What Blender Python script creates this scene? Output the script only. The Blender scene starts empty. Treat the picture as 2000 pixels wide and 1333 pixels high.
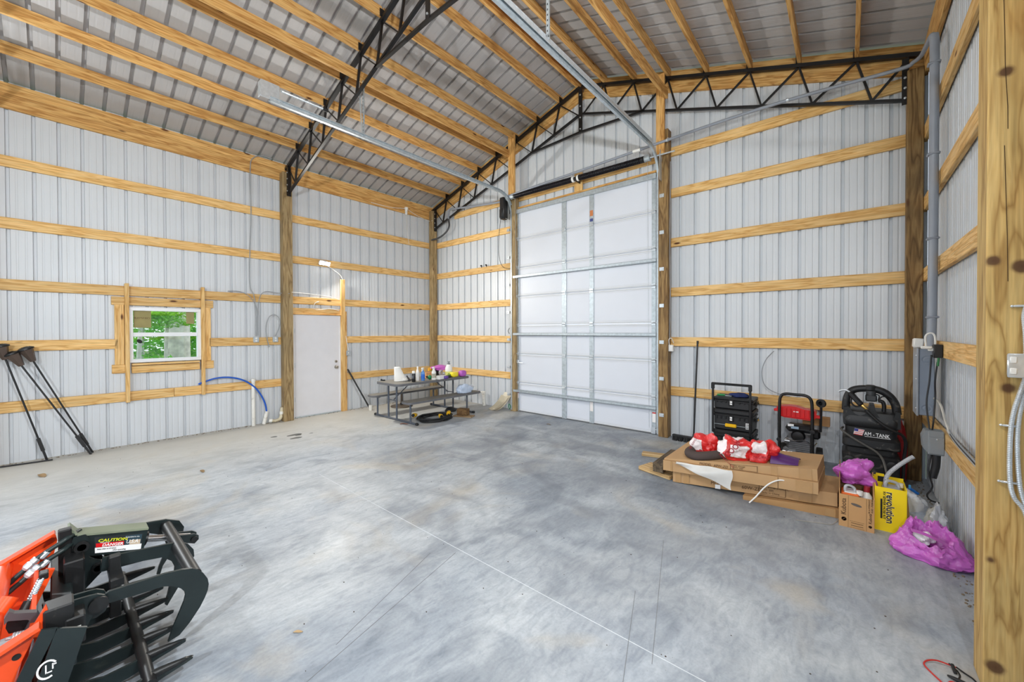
import bpy, bmesh, math, random
from mathutils import Vector, Matrix, noise
random.seed(7)
C = bpy.context.scene.collection
PI = math.pi

# ---------------------------------------------------------------- camera, world, lights, exposure
sc = bpy.context.scene
sc.view_settings.view_transform = 'Standard'
sc.view_settings.look = 'None'
sc.view_settings.gamma = 1
sc.view_settings.use_curve_mapping = False
sc.view_settings.exposure = EXPOSURE = -.48
FP1, FP2, FP3, FP4 = 135, 225, 150, 75                                  # flood lamp watts
cd = bpy.data.cameras.new('camera'); cam = bpy.data.objects.new('camera', cd); C.objects.link(cam)
yaw, pit, rol = -0.7083, -0.0095, -0.0027
fwd = Vector((math.sin(yaw)*math.cos(pit), math.cos(yaw)*math.cos(pit), math.sin(pit)))
rt = Vector((math.cos(yaw), -math.sin(yaw), 0)); upv = rt.cross(fwd)
r2 = rt*math.cos(rol) + upv*math.sin(rol); u2 = upv*math.cos(rol) - rt*math.sin(rol)
mw = Matrix((r2, u2, -fwd)).transposed().to_4x4(); mw.translation = (7.8816, -6.1907, 1.6372)
cam.matrix_world = mw
cd.sensor_width = 36; cd.lens = 36*764.87/2000; cd.shift_y = -12.27/2000; cd.clip_start = .05; cd.clip_end = 200
sc.camera = cam
sc.cycles.use_denoising = True
sc.cycles.max_bounces = 10; sc.cycles.diffuse_bounces = 6; sc.cycles.sample_clamp_indirect = 6

w = bpy.data.worlds.new('world'); sc.world = w; w.use_nodes = True
nt = w.node_tree; bg = nt.nodes['Background']
tcw = nt.nodes.new('ShaderNodeTexCoord'); sx = nt.nodes.new('ShaderNodeSeparateXYZ'); rmp = nt.nodes.new('ShaderNodeValToRGB')
nt.links.new(tcw.outputs['Generated'], sx.inputs[0]); nt.links.new(sx.outputs['Z'], rmp.inputs[0]); nt.links.new(rmp.outputs[0], bg.inputs['Color'])
rmp.color_ramp.elements[0].position = .0; rmp.color_ramp.elements[0].color = (.84, .92, 1.02, 1)
rmp.color_ramp.elements[1].position = .8; rmp.color_ramp.elements[1].color = (.70, .84, 1.02, 1)
bg.inputs['Strength'].default_value = 3.0

def area(name, loc, target, sx_, sy_, power, col=(1, 1, 1), portal=False):
    l = bpy.data.lights.new(name, 'AREA'); l.shape = 'RECTANGLE'; l.size = sx_; l.size_y = sy_; l.energy = power; l.color = col
    o = bpy.data.objects.new(name, l); C.objects.link(o); o.location = loc
    o.rotation_euler = (Vector(target)-Vector(loc)).to_track_quat('-Z', 'Y').to_euler()
    if portal: l.cycles.is_portal = True
    return o
YB = -10.3                                                    # the open end of the barn behind the camera
area('open_end_daylight_portal', (4.25, YB-.05, 2.3), (4.25, 0, 2.3), 7.4, 4.5, 1, portal=True)
area('window_daylight_portal', (-.1, -5.08, 1.6), (5, -5.08, 1.6), .85, .85, 1, portal=True)

# ---------------------------------------------------------------- helpers
def lin(c):
    return tuple((v/255/12.92 if v/255 <= .04045 else ((v/255+.055)/1.055)**2.4) for v in c) + (1,)

class MB:
    def __init__(s): s.v = []; s.f = []; s.m = []
    def raw(s, vs, fs, mi=0):
        o = len(s.v); s.v += [tuple(x) for x in vs]; s.f += [tuple(i+o for i in f) for f in fs]; s.m += [mi]*len(fs); return s
    def box(s, c, d, bev=0, rot=None, mi=0):
        hx, hy, hz = d[0]/2, d[1]/2, d[2]/2
        if bev <= 0:
            vs = [Vector((x*hx, y*hy, z*hz)) for x in (-1, 1) for y in (-1, 1) for z in (-1, 1)]
            fs = [(0, 1, 3, 2), (4, 6, 7, 5), (0, 4, 5, 1), (2, 3, 7, 6), (0, 2, 6, 4), (1, 5, 7, 3)]
        else:
            b = min(bev, hx*.9, hy*.9, hz*.9); vs = []; idx = {}
            for x in (-1, 1):
                for y in (-1, 1):
                    for z in (-1, 1):
                        for k in range(3):
                            q = [x*(hx-b), y*(hy-b), z*(hz-b)]; q[k] = (x, y, z)[k]*(hx, hy, hz)[k]
                            idx[(x, y, z, k)] = len(vs); vs.append(Vector(q))
            fs = []
            for k in range(3):
                a, e = (k+1) % 3, (k+2) % 3
                for sg in (-1, 1):
                    f = []
                    for p, q in ((-1, -1), (1, -1), (1, 1), (-1, 1)):
                        t = [0, 0, 0]; t[k] = sg; t[a] = p; t[e] = q; f.append(idx[(t[0], t[1], t[2], k)])
                    fs.append(f if sg > 0 else f[::-1])
            for k in range(3):                                    # edge chamfers along axis k
                a, e = (k+1) % 3, (k+2) % 3
                for p in (-1, 1):
                    for q in (-1, 1):
                        t0 = [0]*3; t1 = [0]*3; t0[k] = -1; t1[k] = 1; t0[a] = t1[a] = p; t0[e] = t1[e] = q
                        f = [idx[(*t0, a)], idx[(*t1, a)], idx[(*t1, e)], idx[(*t0, e)]]
                        fs.append(f if p*q < 0 else f[::-1])
            for x in (-1, 1):
                for y in (-1, 1):
                    for z in (-1, 1):
                        f = [idx[(x, y, z, k)] for k in range(3)]; fs.append(f if x*y*z > 0 else f[::-1])
        R = rot if rot is not None else Matrix.Identity(3)
        cc = Vector(c); return s.raw([R @ v + cc for v in vs], fs, mi)
    def bar(s, p0, p1, w_, h, up=(0, 0, 1), bev=0, mi=0):          # w_ across, h along up
        p0, p1 = Vector(p0), Vector(p1); d = p1-p0; x = d.normalized(); u = Vector(up); y = u.cross(x)
        if y.length < 1e-5: y = Vector((0, 1, 0)).cross(x)
        y.normalize(); z = x.cross(y)
        return s.box((p0+p1)/2, (d.length, w_, h), bev, Matrix((x, y, z)).transposed(), mi)
    def tube(s, pts, r, n=8, closed=False, mi=0, cap=True):
        pts = [Vector(p) for p in pts]; N = len(pts); rs = r if isinstance(r, (list, tuple)) else [r]*N
        prev = None; rings = []
        for i, p in enumerate(pts):
            a = pts[i-1] if (i > 0 or closed) else p; b = pts[(i+1) % N] if (i < N-1 or closed) else p
            t = (b-a); t = t.normalized() if t.length > 1e-9 else Vector((0, 0, 1))
            if prev is None:
                prev = t.orthogonal().normalized()
            nn = prev - t*prev.dot(t)
            if nn.length < 1e-6: nn = t.orthogonal()
            nn.normalize(); prev = nn; bb = t.cross(nn)
            rings.append([p + (nn*math.cos(2*PI*k/n) + bb*math.sin(2*PI*k/n))*rs[i] for k in range(n)])
        vs = [v for rg in rings for v in rg]; fs = []
        for i in range(N if closed else N-1):
            j = (i+1) % N
            for k in range(n):
                l = (k+1) % n; fs.append((i*n+k, i*n+l, j*n+l, j*n+k))
        if not closed and cap:
            fs.append(tuple(range(n))[::-1]); fs.append(tuple((N-1)*n+k for k in range(n)))
        return s.raw(vs, fs, mi)
    def lathe(s, prof, o=(0, 0, 0), ax=(0, 0, 1), n=20, mi=0, sx=1, sy=1):
        z = Vector(ax).normalized(); x = z.orthogonal().normalized()
        if abs(z.z) > .99: x = Vector((1, 0, 0))
        y = z.cross(x); o = Vector(o); vs = []; fs = []
        for r, h in prof:
            for k in range(n):
                a = 2*PI*k/n; vs.append(o + x*(r*math.cos(a)*sx) + y*(r*math.sin(a)*sy) + z*h)
        for i in range(len(prof)-1):
            for k in range(n):
                l = (k+1) % n; fs.append((i*n+k, i*n+l, (i+1)*n+l, (i+1)*n+k))
        if prof[0][0] > 1e-6: fs.append(tuple(range(n))[::-1])
        if prof[-1][0] > 1e-6: fs.append(tuple((len(prof)-1)*n+k for k in range(n)))
        return s.raw(vs, fs, mi)
    def cyl(s, p0, p1, r, n=16, mi=0): return s.tube([p0, p1], r, n, mi=mi)
    def prism(s, poly, o, u, v, w_, mi=0):                         # 2D outline in (u, v), thickness vector w_
        o, u, v, w_ = Vector(o), Vector(u), Vector(v), Vector(w_); n = len(poly)
        a = [o+u*p[0]+v*p[1] for p in poly]; b = [q+w_ for q in a]
        fs = [tuple(range(n))[::-1], tuple(range(n, 2*n))] + [(i, (i+1) % n, n+(i+1) % n, n+i) for i in range(n)]
        return s.raw(a+b, fs, mi)
    def xpoly(s, yz, x, t, mi=0):                                  # plate of thickness t standing across X
        return s.prism(yz, (x-t/2, 0, 0), (0, 1, 0), (0, 0, 1), (t, 0, 0), mi)
    def ypoly(s, xz, y, t, mi=0):
        return s.prism(xz, (0, y-t/2, 0), (1, 0, 0), (0, 0, 1), (0, t, 0), mi)
    def zpoly(s, xy, z, t, mi=0):
        return s.prism(xy, (0, 0, z), (1, 0, 0), (0, 1, 0), (0, 0, t), mi)
    def ball(s, c, r, nu=14, nv=9, mi=0, fn=None):
        c = Vector(c); r = Vector((r, r, r) if isinstance(r, (int, float)) else r); vs = []; fs = []
        for i in range(nv+1):
            for k in range(nu):
                t = PI*i/nv; a = 2*PI*k/nu; d = Vector((math.sin(t)*math.cos(a), math.sin(t)*math.sin(a), math.cos(t)))
                q = Vector((d.x*r.x, d.y*r.y, d.z*r.z)) * (fn(d) if fn else 1); vs.append(c+q)
        for i in range(nv):
            for k in range(nu):
                l = (k+1) % nu; fs.append((i*nu+k, (i+1)*nu+k, (i+1)*nu+l, i*nu+l))
        return s.raw(vs, fs, mi)
    def grid(s, fn, nu, nv, mi=0, thick=0):
        vs = [Vector(fn(i/nu, j/nv)) for j in range(nv+1) for i in range(nu+1)]; W = nu+1
        fs = [(j*W+i, j*W+i+1, (j+1)*W+i+1, (j+1)*W+i) for j in range(nv) for i in range(nu)]
        return s.raw(vs, fs, mi)

def sm(pts, n=6, closed=False):                                   # Catmull-Rom through the points
    P = [Vector(p) for p in pts]; N = len(P); out = []
    for i in range(N if closed else N-1):
        p0 = P[(i-1) % N] if (closed or i > 0) else P[0]; p1 = P[i]; p2 = P[(i+1) % N]; p3 = P[(i+2) % N] if (closed or i+2 < N) else P[-1]
        for k in range(n):
            t = k/n; out.append(.5*((2*p1)+(p2-p0)*t+(2*p0-5*p1+4*p2-p3)*t*t+(3*p1-p0-3*p2+p3)*t**3))
    if not closed: out.append(P[-1])
    return out

def obj(name, mb, mat, parent=None, smooth=40, local=False, label=None):
    me = bpy.data.meshes.new(name); me.from_pydata(mb.v, [], mb.f)
    ms = mat if isinstance(mat, (list, tuple)) else [mat]
    for m in ms: me.materials.append(m)
    if len(ms) > 1: me.polygons.foreach_set('material_index', mb.m)
    bm = bmesh.new(); bm.from_mesh(me); bmesh.ops.recalc_face_normals(bm, faces=bm.faces); bm.to_mesh(me); bm.free()
    if smooth:
        me.shade_smooth(); me.set_sharp_from_angle(angle=math.radians(smooth))
    o = bpy.data.objects.new(name, me); C.objects.link(o)
    if parent is not None:
        o.parent = parent
        if not local: o.matrix_parent_inverse = wm(parent).inverted()
    if label: o['label'] = label
    return o
def wm(o):                                                        # world matrix without a depsgraph update
    m = Matrix.LocRotScale(o.location, o.rotation_euler, o.scale)
    return wm(o.parent) @ o.matrix_parent_inverse @ m if o.parent else m
def thing(name, label, cat, loc=(0, 0, 0), rz=0, group=None):
    o = bpy.data.objects.new(name, None); C.objects.link(o); o.location = loc; o.rotation_euler = (0, 0, rz); o.empty_display_size = .1
    o['label'] = label; o['category'] = cat
    if group: o['group'] = group
    return o
def tag(o, label, cat, group=None):
    o['label'] = label; o['category'] = cat
    if group: o['group'] = group
    return o
def struct(name, loc=(0, 0, 0), kind='structure'):
    o = bpy.data.objects.new(name, None); C.objects.link(o); o.location = loc; o['kind'] = kind; return o
def lumber(name, p0, p1, w_, h, mat, parent=None, up=(0, 0, 1), bev=.004, label=None):
    p0, p1 = Vector(p0), Vector(p1); d = p1-p0; x = d.normalized(); y = Vector(up).cross(x).normalized(); z = x.cross(y)
    o = obj(name, MB().box((0, 0, 0), (d.length, w_, h), bev), mat, None, smooth=0)
    m = Matrix((x, y, z)).transposed().to_4x4(); m.translation = (p0+p1)/2
    o.location = m.translation; o.rotation_euler = m.to_euler()
    if parent is not None: o.parent = parent; o.matrix_parent_inverse = wm(parent).inverted()
    if label: o['label'] = label
    return o
def text(s, size, mat, o, xd, yd, parent, name='lettering', sxf=1, bold=0, depth=.0006, center=False, shear=0):
    cu = bpy.data.curves.new('t', 'FONT'); cu.body = s; cu.size = size; cu.offset = bold; cu.extrude = depth; cu.resolution_u = 3; cu.shear = shear
    if center: cu.align_x = 'CENTER'
    t = bpy.data.objects.new('t', cu); C.objects.link(t)
    dg = bpy.context.evaluated_depsgraph_get(); me = bpy.data.meshes.new_from_object(t.evaluated_get(dg)); bpy.data.objects.remove(t)
    X, Y = Vector(xd).normalized(), Vector(yd).normalized(); Z = X.cross(Y); O = Vector(o)
    mb = MB(); mb.raw([O + X*v.co.x*sxf + Y*v.co.y + Z*(v.co.z+depth) for v in me.vertices], [tuple(p.vertices) for p in me.polygons])
    return obj(name, mb, mat, parent, smooth=0)

# ---------------------------------------------------------------- materials
def nodes(name):
    m = bpy.data.materials.new(name); m.use_nodes = True; n = m.node_tree.nodes; b = n['Principled BSDF']; return m, m.node_tree, n, b
def N_(nt, typ, **kw):
    n = nt.nodes.new(typ)
    for k, v in kw.items():
        if k in n.inputs: n.inputs[k].default_value = v
        else: setattr(n, k, v)
    return n
def ramp(nt, src, stops):
    r = nt.nodes.new('ShaderNodeValToRGB'); e = r.color_ramp.elements
    while len(e) < len(stops): e.new(.5)
    for el, (p, c) in zip(e, stops): el.position = p; el.color = c if len(c) == 4 else lin(c)
    nt.links.new(src, r.inputs[0]); return r
def mixc(nt, a, b, f, mode='MIX'):
    m = nt.nodes.new('ShaderNodeMix'); m.data_type = 'RGBA'; m.blend_type = mode
    for sock, val in ((m.inputs['Factor'], f), (m.inputs[6], a), (m.inputs[7], b)):
        if hasattr(val, 'is_linked') or hasattr(val, 'links'): nt.links.new(val, sock)
        else: sock.default_value = val
    return m.outputs[2]
def M(name, c, r=.5, metal=0, var=.12, scale=6, bump=0, bscale=60, spec=.5, coat=0, dirt=None, trans=0, alpha=1):
    m, nt, n, b = nodes(name); L = nt.links.new
    tc = N_(nt, 'ShaderNodeTexCoord'); base = lin(c)
    if var:
        ns = N_(nt, 'ShaderNodeTexNoise', Scale=scale, Detail=4.0); L(tc.outputs['Object'], ns.inputs['Vector'])
        rp = ramp(nt, ns.outputs['Fac'], [(.3, tuple(v*(1-var) for v in base[:3])+(1,)), (.7, tuple(min(1, v*(1+var)) for v in base[:3])+(1,))])
        col = rp.outputs[0]
        if dirt:
            n2 = N_(nt, 'ShaderNodeTexNoise', Scale=scale*2.3, Detail=8.0, Distortion=.6); L(tc.outputs['Object'], n2.inputs['Vector'])
            dr = ramp(nt, n2.outputs['Fac'], [(dirt[1], (0, 0, 0, 1)), (dirt[1]+.12, (dirt[2],)*3+(1,))]); col = mixc(nt, col, lin(dirt[0]), dr.outputs[0])
        L(col, b.inputs['Base Color'])
    else: b.inputs['Base Color'].default_value = base
    b.inputs['Roughness'].default_value = r; b.inputs['Metallic'].default_value = metal; b.inputs['Specular IOR Level'].default_value = spec
    b.inputs['Coat Weight'].default_value = coat; b.inputs['Transmission Weight'].default_value = trans; b.inputs['Alpha'].default_value = alpha
    if bump:
        nb = N_(nt, 'ShaderNodeTexNoise', Scale=bscale, Detail=4.0); L(tc.outputs['Object'], nb.inputs['Vector'])
        bp = N_(nt, 'ShaderNodeBump', Strength=bump, Distance=.01); L(nb.outputs['Fac'], bp.inputs['Height']); L(bp.outputs[0], b.inputs['Normal'])
    return m
def wood(name, light, mid, dark, knot=(92, 52, 26), stain=None, ring=1.0, rough=.6, kn=.055):
    m, nt, n, b = nodes(name); L = nt.links.new
    tc = N_(nt, 'ShaderNodeTexCoord'); oi = N_(nt, 'ShaderNodeObjectInfo')
    off = N_(nt, 'ShaderNodeVectorMath', operation='SCALE'); off.inputs[0].default_value = (37, 11, 23); L(oi.outputs['Random'], off.inputs['Scale'])
    ad = N_(nt, 'ShaderNodeVectorMath', operation='ADD'); L(tc.outputs['Object'], ad.inputs[0]); L(off.outputs[0], ad.inputs[1])
    mp = N_(nt, 'ShaderNodeMapping'); mp.inputs['Scale'].default_value = (.9, 11*ring, 11*ring); L(ad.outputs[0], mp.inputs[0])
    ns = N_(nt, 'ShaderNodeTexNoise', Scale=1.6, Detail=3.0, Distortion=.5); L(mp.outputs[0], ns.inputs['Vector'])
    mu = N_(nt, 'ShaderNodeMath', operation='MULTIPLY'); mu.inputs[1].default_value = 9; L(ns.outputs['Fac'], mu.inputs[0])
    fr = N_(nt, 'ShaderNodeMath', operation='PINGPONG'); fr.inputs[1].default_value = 1; L(mu.outputs[0], fr.inputs[0])
    rp = ramp(nt, fr.outputs[0], [(.0, light), (.6, mid), (1, dark)])
    mp2 = N_(nt, 'ShaderNodeMapping'); mp2.inputs['Scale'].default_value = (2, 60, 60); L(ad.outputs[0], mp2.inputs[0])
    n2 = N_(nt, 'ShaderNodeTexNoise', Scale=2, Detail=3.0); L(mp2.outputs[0], n2.inputs['Vector'])
    r2_ = ramp(nt, n2.outputs['Fac'], [(.3, (.78, .78, .78, 1)), (.7, (1.1, 1.1, 1.1, 1))])
    col = mixc(nt, rp.outputs[0], r2_.outputs[0], 1.0, 'MULTIPLY')
    mp3 = N_(nt, 'ShaderNodeMapping'); mp3.inputs['Scale'].default_value = (1.7, 5.5, 5.5); L(ad.outputs[0], mp3.inputs[0])
    vo = N_(nt, 'ShaderNodeTexVoronoi', Scale=1.0); L(mp3.outputs[0], vo.inputs['Vector'])
    kr = ramp(nt, vo.outputs['Distance'], [(kn, (1, 1, 1, 1)), (kn*1.9, (0, 0, 0, 1))])
    col = mixc(nt, col, lin(knot), kr.outputs[0])
    hv = N_(nt, 'ShaderNodeHueSaturation'); L(col, hv.inputs['Color'])
    vm = N_(nt, 'ShaderNodeMapRange'); vm.inputs[3].default_value = .84; vm.inputs[4].default_value = 1.1; L(oi.outputs['Random'], vm.inputs[0]); L(vm.outputs[0], hv.inputs['Value'])
    col = hv.outputs[0]
    if stain:
        n3 = N_(nt, 'ShaderNodeTexNoise', Scale=2.2, Detail=5.0); L(ad.outputs[0], n3.inputs['Vector'])
        sr = ramp(nt, n3.outputs['Fac'], [(.42, (0, 0, 0, 1)), (.68, (stain[1],)*3+(1,))]); col = mixc(nt, col, lin(stain[0]), sr.outputs[0])
    L(col, b.inputs['Base Color']); b.inputs['Roughness'].default_value = rough; b.inputs['Specular IOR Level'].default_value = .3
    bp = N_(nt, 'ShaderNodeBump', Strength=.15, Distance=.003); L(n2.outputs['Fac'], bp.inputs['Height']); L(bp.outputs[0], b.inputs['Normal'])
    return m
PINE = wood('pine_lumber', (238, 200, 138), (228, 184, 116), (206, 156, 88))
PINE2 = wood('pine_purlin', (230, 184, 116), (214, 164, 96), (184, 130, 68))
POST = wood('treated_post', (190, 166, 122), (170, 143, 100), (134, 110, 74), stain=((116, 100, 72), .45), ring=.8)
POSTD = wood('dark_treated_post', (162, 132, 86), (138, 107, 66), (104, 78, 46), stain=((88, 70, 46), .5), ring=.8)
SHEET = M('wall_sheet', (205, 209, 213), .38, 0, var=.03, scale=1.5, spec=.5)
ROOF = M('roof_sheet', (178, 175, 174), .5, 0, var=.05, scale=2.5)
BLACK = M('black_steel', (17, 17, 19), .42, 0, var=.25, scale=14)
BLACKP = M('black_plastic', (27, 27, 29), .45, var=.15)
RUBBER = M('black_rubber', (22, 22, 23), .6, var=.2)
GALV = M('galvanized', (186, 195, 200), .38, .45, var=.14, scale=25)
GALVB = M('bright_galvanized', (212, 218, 222), .3, .6, var=.1, scale=30)
CHROME = M('chrome', (222, 224, 228), .15, 1, var=.05)
WHITE = M('white_paint', (232, 233, 236), .4, var=.02)
WHITEP = M('white_plastic', (232, 231, 226), .35, var=.03)
PVC = M('white_pvc', (230, 228, 220), .35, var=.05, dirt=((160, 148, 126), .55, .5))
GREYPVC = M('grey_pvc', (146, 152, 162), .4, var=.05)
GREYBOX = M('grey_box', (138, 144, 148), .45, var=.06)
PANELG = M('panel_grey', (134, 144, 158), .45, var=.06)
BLUE = M('blue_pex', (22, 88, 190), .35, var=.05)
ORANGE = M('orange_paint', (232, 76, 22), .38, var=.08, scale=4, coat=.2)
YELLOW = M('yellow_plastic', (240, 186, 20), .4, var=.06)
RED = M('red_plastic', (208, 22, 26), .38, var=.06)
INK = M('ink', (24, 22, 20), .7, var=0)
WINK = M('white_ink', (236, 236, 236), .6, var=0)
# ---------------------------------------------------------------- concrete floor, ground
def concrete():
    m, nt, n, b = nodes('concrete'); L = nt.links.new
    tc = N_(nt, 'ShaderNodeTexCoord'); P = tc.outputs['Object']
    def nz(scale, det, dist=0, st=(1, 1, 1), rotz=0):
        mp = N_(nt, 'ShaderNodeMapping'); mp.inputs['Scale'].default_value = st; mp.inputs['Rotation'].default_value = (0, 0, rotz); L(P, mp.inputs[0])
        q = N_(nt, 'ShaderNodeTexNoise', Scale=scale, Detail=det, Distortion=dist); L(mp.outputs[0], q.inputs['Vector']); return q.outputs['Fac']
    big = ramp(nt, nz(.42, 3, .6), [(.36, (164, 171, 179)), (.52, (177, 182, 186)), (.66, (142, 150, 159))])
    md = ramp(nt, nz(2.6, 7, 1.2, (1, .55, 1), .5), [(.33, (.62, .64, .67, 1)), (.5, (1, 1, 1, 1)), (.72, (1.14, 1.13, 1.11, 1))])
    col = mixc(nt, big.outputs[0], md.outputs[0], .75, 'MULTIPLY')
    st2 = ramp(nt, nz(16, 9, 2.0, (1, .42, 1), -.55), [(.32, (.80, .82, .84, 1)), (.5, (1, 1, 1, 1)), (.68, (1.12, 1.11, 1.10, 1))]); col = mixc(nt, col, st2.outputs[0], .7, 'MULTIPLY')
    tr = ramp(nt, nz(9, 6, 2.4, (1, .35, 1), -.6), [(.3, (.80, .81, .83, 1)), (.55, (1, 1, 1, 1)), (.75, (1.1, 1.1, 1.09, 1))])
    col = mixc(nt, col, tr.outputs[0], .75, 'MULTIPLY')
    tan_ = ramp(nt, nz(1.1, 5, .8), [(.56, (0, 0, 0, 1)), (.74, (.55, .55, .55, 1))])
    col = mixc(nt, col, lin((186, 174, 152)), tan_.outputs[0])
    fine = ramp(nt, nz(70, 3), [(.3, (.9, .9, .9, 1)), (.7, (1.06, 1.06, 1.06, 1))]); col = mixc(nt, col, fine.outputs[0], .7, 'MULTIPLY')
    sp = ramp(nt, nz(150, 2), [(.70, (0, 0, 0, 1)), (.73, (.6, .6, .6, 1))]); col = mixc(nt, col, lin((84, 76, 66)), sp.outputs[0])
    # paler towards the left wall, darker mottled zone in front of the garage door
    sep = N_(nt, 'ShaderNodeSeparateXYZ'); L(P, sep.inputs[0])
    mr = N_(nt, 'ShaderNodeMapRange'); mr.inputs[1].default_value = .2; mr.inputs[2].default_value = 2.6; mr.inputs[3].default_value = 1; mr.inputs[4].default_value = 0; L(sep.outputs['X'], mr.inputs[0])
    col = mixc(nt, col, lin((192, 189, 180)), mr.outputs[0])
    nt.nodes[-1].name
    d = N_(nt, 'ShaderNodeVectorMath', operation='DISTANCE'); L(P, d.inputs[0]); d.inputs[1].default_value = (5.5, -2.0, 0)
    dr = ramp(nt, d.outputs['Value'], [(.0, (.72, .72, .72, 1)), (.5, (.55, .55, .55, 1)), (1, (0, 0, 0, 1))])
    ds = N_(nt, 'ShaderNodeMath', operation='DIVIDE'); L(d.outputs['Value'], ds.inputs[0]); ds.inputs[1].default_value = 3.6; L(ds.outputs[0], dr.inputs[0])
    mottle = ramp(nt, nz(1.9, 6, 1.0, (.6, 1, 1), .3), [(.35, (0, 0, 0, 1)), (.65, (1, 1, 1, 1))])
    wf = N_(nt, 'ShaderNodeMath', operation='MULTIPLY'); L(dr.outputs[0], wf.inputs[0]); L(mottle.outputs[0], wf.inputs[1])
    col = mixc(nt, col, lin((106, 111, 120)), wf.outputs[0])
    L(col, b.inputs['Base Color'])
    rg = ramp(nt, nz(3, 4), [(.3, (.42, .42, .42, 1)), (.7, (.62, .62, .62, 1))]); L(rg.outputs[0], b.inputs['Roughness'])
    b.inputs['Specular IOR Level'].default_value = .35
    bp = N_(nt, 'ShaderNodeBump', Strength=.12, Distance=.004); L(nz(30, 5, 1.5, (1, .5, 1)), bp.inputs['Height']); L(bp.outputs[0], b.inputs['Normal'])
    return m
XR = 8.54                                                      # outer face of the girts on the right
fl = obj('floor', MB().box((XR/2, YB/2, -.06), (XR+.1, -YB+.1, .12)), concrete(), smooth=0); fl['kind'] = 'structure'
CHALK = M('chalk', (206, 211, 214), .8, var=.1); SAW = M('saw_cut', (120, 122, 124), .9, var=.1)
def strip(p0, p1, w_, mat, name):
    obj(name, MB().bar((*p0, .0006), (*p1, .0006), w_, .001), mat, fl, smooth=0)
FLOORLINES = []
GND = M('forest_floor', (96, 112, 58), .9, var=.35, scale=2, bump=.3)
g = obj('ground', MB().box((-2, -10, -.2), (80, 80, .1)), GND, smooth=0); g['kind'] = 'structure'

# ---------------------------------------------------------------- ribbed sheet panels
RIB = .2105
def profile(a, b, off, extra=(), W=(.018, .0135), MD=.003, RD=.030):                             # (u, depth) along the wall; depth > 0 outward
    us = set([a, b] + [e for e in extra if a < e < b]); out = {}
    pts = []
    k0 = math.floor((a-off)/RIB)-1
    for k in range(k0, k0+int((b-a)/RIB)+4):
        c = off+k*RIB
        pts += [(c-W[0], 0), (c-W[1], RD), (c+W[1], RD), (c+W[0], 0)]
        for q in (.33, .67):
            d = c+RIB*q; pts += [(d-.011, 0), (d-.006, MD), (d+.006, MD), (d+.011, 0)]
    def dep(u):
        for (u0, d0), (u1, d1) in zip(pts, pts[1:]):
            if u0 <= u <= u1: return d0+(d1-d0)*(u-u0)/max(1e-9, u1-u0)
        return 0
    us |= {p[0] for p in pts if a < p[0] < b}
    return [(u, dep(u)) for u in sorted(us)]
def sheet(parent, name, a, b, off, place, zlo, zhi, holes=(), mat=None, prof=()):
    ex = [h[0] for h in holes]+[h[1] for h in holes]; pr = profile(a, b, off, ex, *prof); mb = MB(); T = .003
    for (u0, d0), (u1, d1) in zip(pr, pr[1:]):
        uc = (u0+u1)/2; segs = [(zlo, zhi)]
        for h in holes:
            if h[0] <= uc <= h[1]:
                segs = [q for s_ in segs for q in ((s_[0], min(s_[1], h[2])) if not callable(s_[1]) else (s_[0], h[2]), (h[3], s_[1]))]
        for lo, hi in segs:
            f = lambda u, e: e(u) if callable(e) else e
            if not callable(hi) and not callable(lo) and hi-lo < .01: continue
            q = [(u0, d0, f(u0, lo)), (u1, d1, f(u1, lo)), (u1, d1, f(u1, hi)), (u0, d0, f(u0, hi))]
            i = len(mb.v); mb.v += [place(*p) for p in q]; mb.f.append((i, i+1, i+2, i+3)); mb.m.append(0)
    return obj(name, mb, mat or SHEET, parent, smooth=0)

LZ = lambda x: 4.62+.323*(x if x < 4.27 else 8.54-x)            # purlin bottoms / truss top
RZ = lambda x: LZ(x)+.150                                     # underside of the roof sheets
wl = struct('wall_left'); wf_ = struct('wall_far'); wr = struct('wall_right'); wb = struct('wall_back'); ce = struct('ceiling')
WIN = (-5.50, -4.66, 1.19, 2.0)
PW = RIB*4
y = YB; i = 0
while y < -.01:
    y1 = min(0.04, y+PW)
    sheet(wl, 'wall_panel', y, y1, -6.557, lambda u, d, z: (-.04-d, u, z), -.02, 4.745, [(WIN[0]+.004, WIN[1]-.004, WIN[2]+.004, WIN[3]-.004), (-3.30, -2.36, -.1, 1.97)])
    sheet(wr, 'wall_panel', y, y1, -6.557, lambda u, d, z: (XR+.005+d, u, z), -.02, 4.745, prof=((.028, .014), .012, .04))
    y += PW
x = -.04
while x < XR:
    x1 = min(XR+.005, x+PW)
    sheet(wf_, 'wall_panel', x, x1, 5.936, lambda u, d, z: (u, .04+d, z), -.02, lambda u: LZ(u)+.10, [(2.70, 5.62, -.1, 4.12)])
    sheet(wb, 'wall_panel', x, x1, 5.936, lambda u, d, z: (u, YB-.04-d, z), -.02, lambda u: LZ(u)+.10, [(.6, 7.94, -.1, 4.45)])
    x += PW
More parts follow.
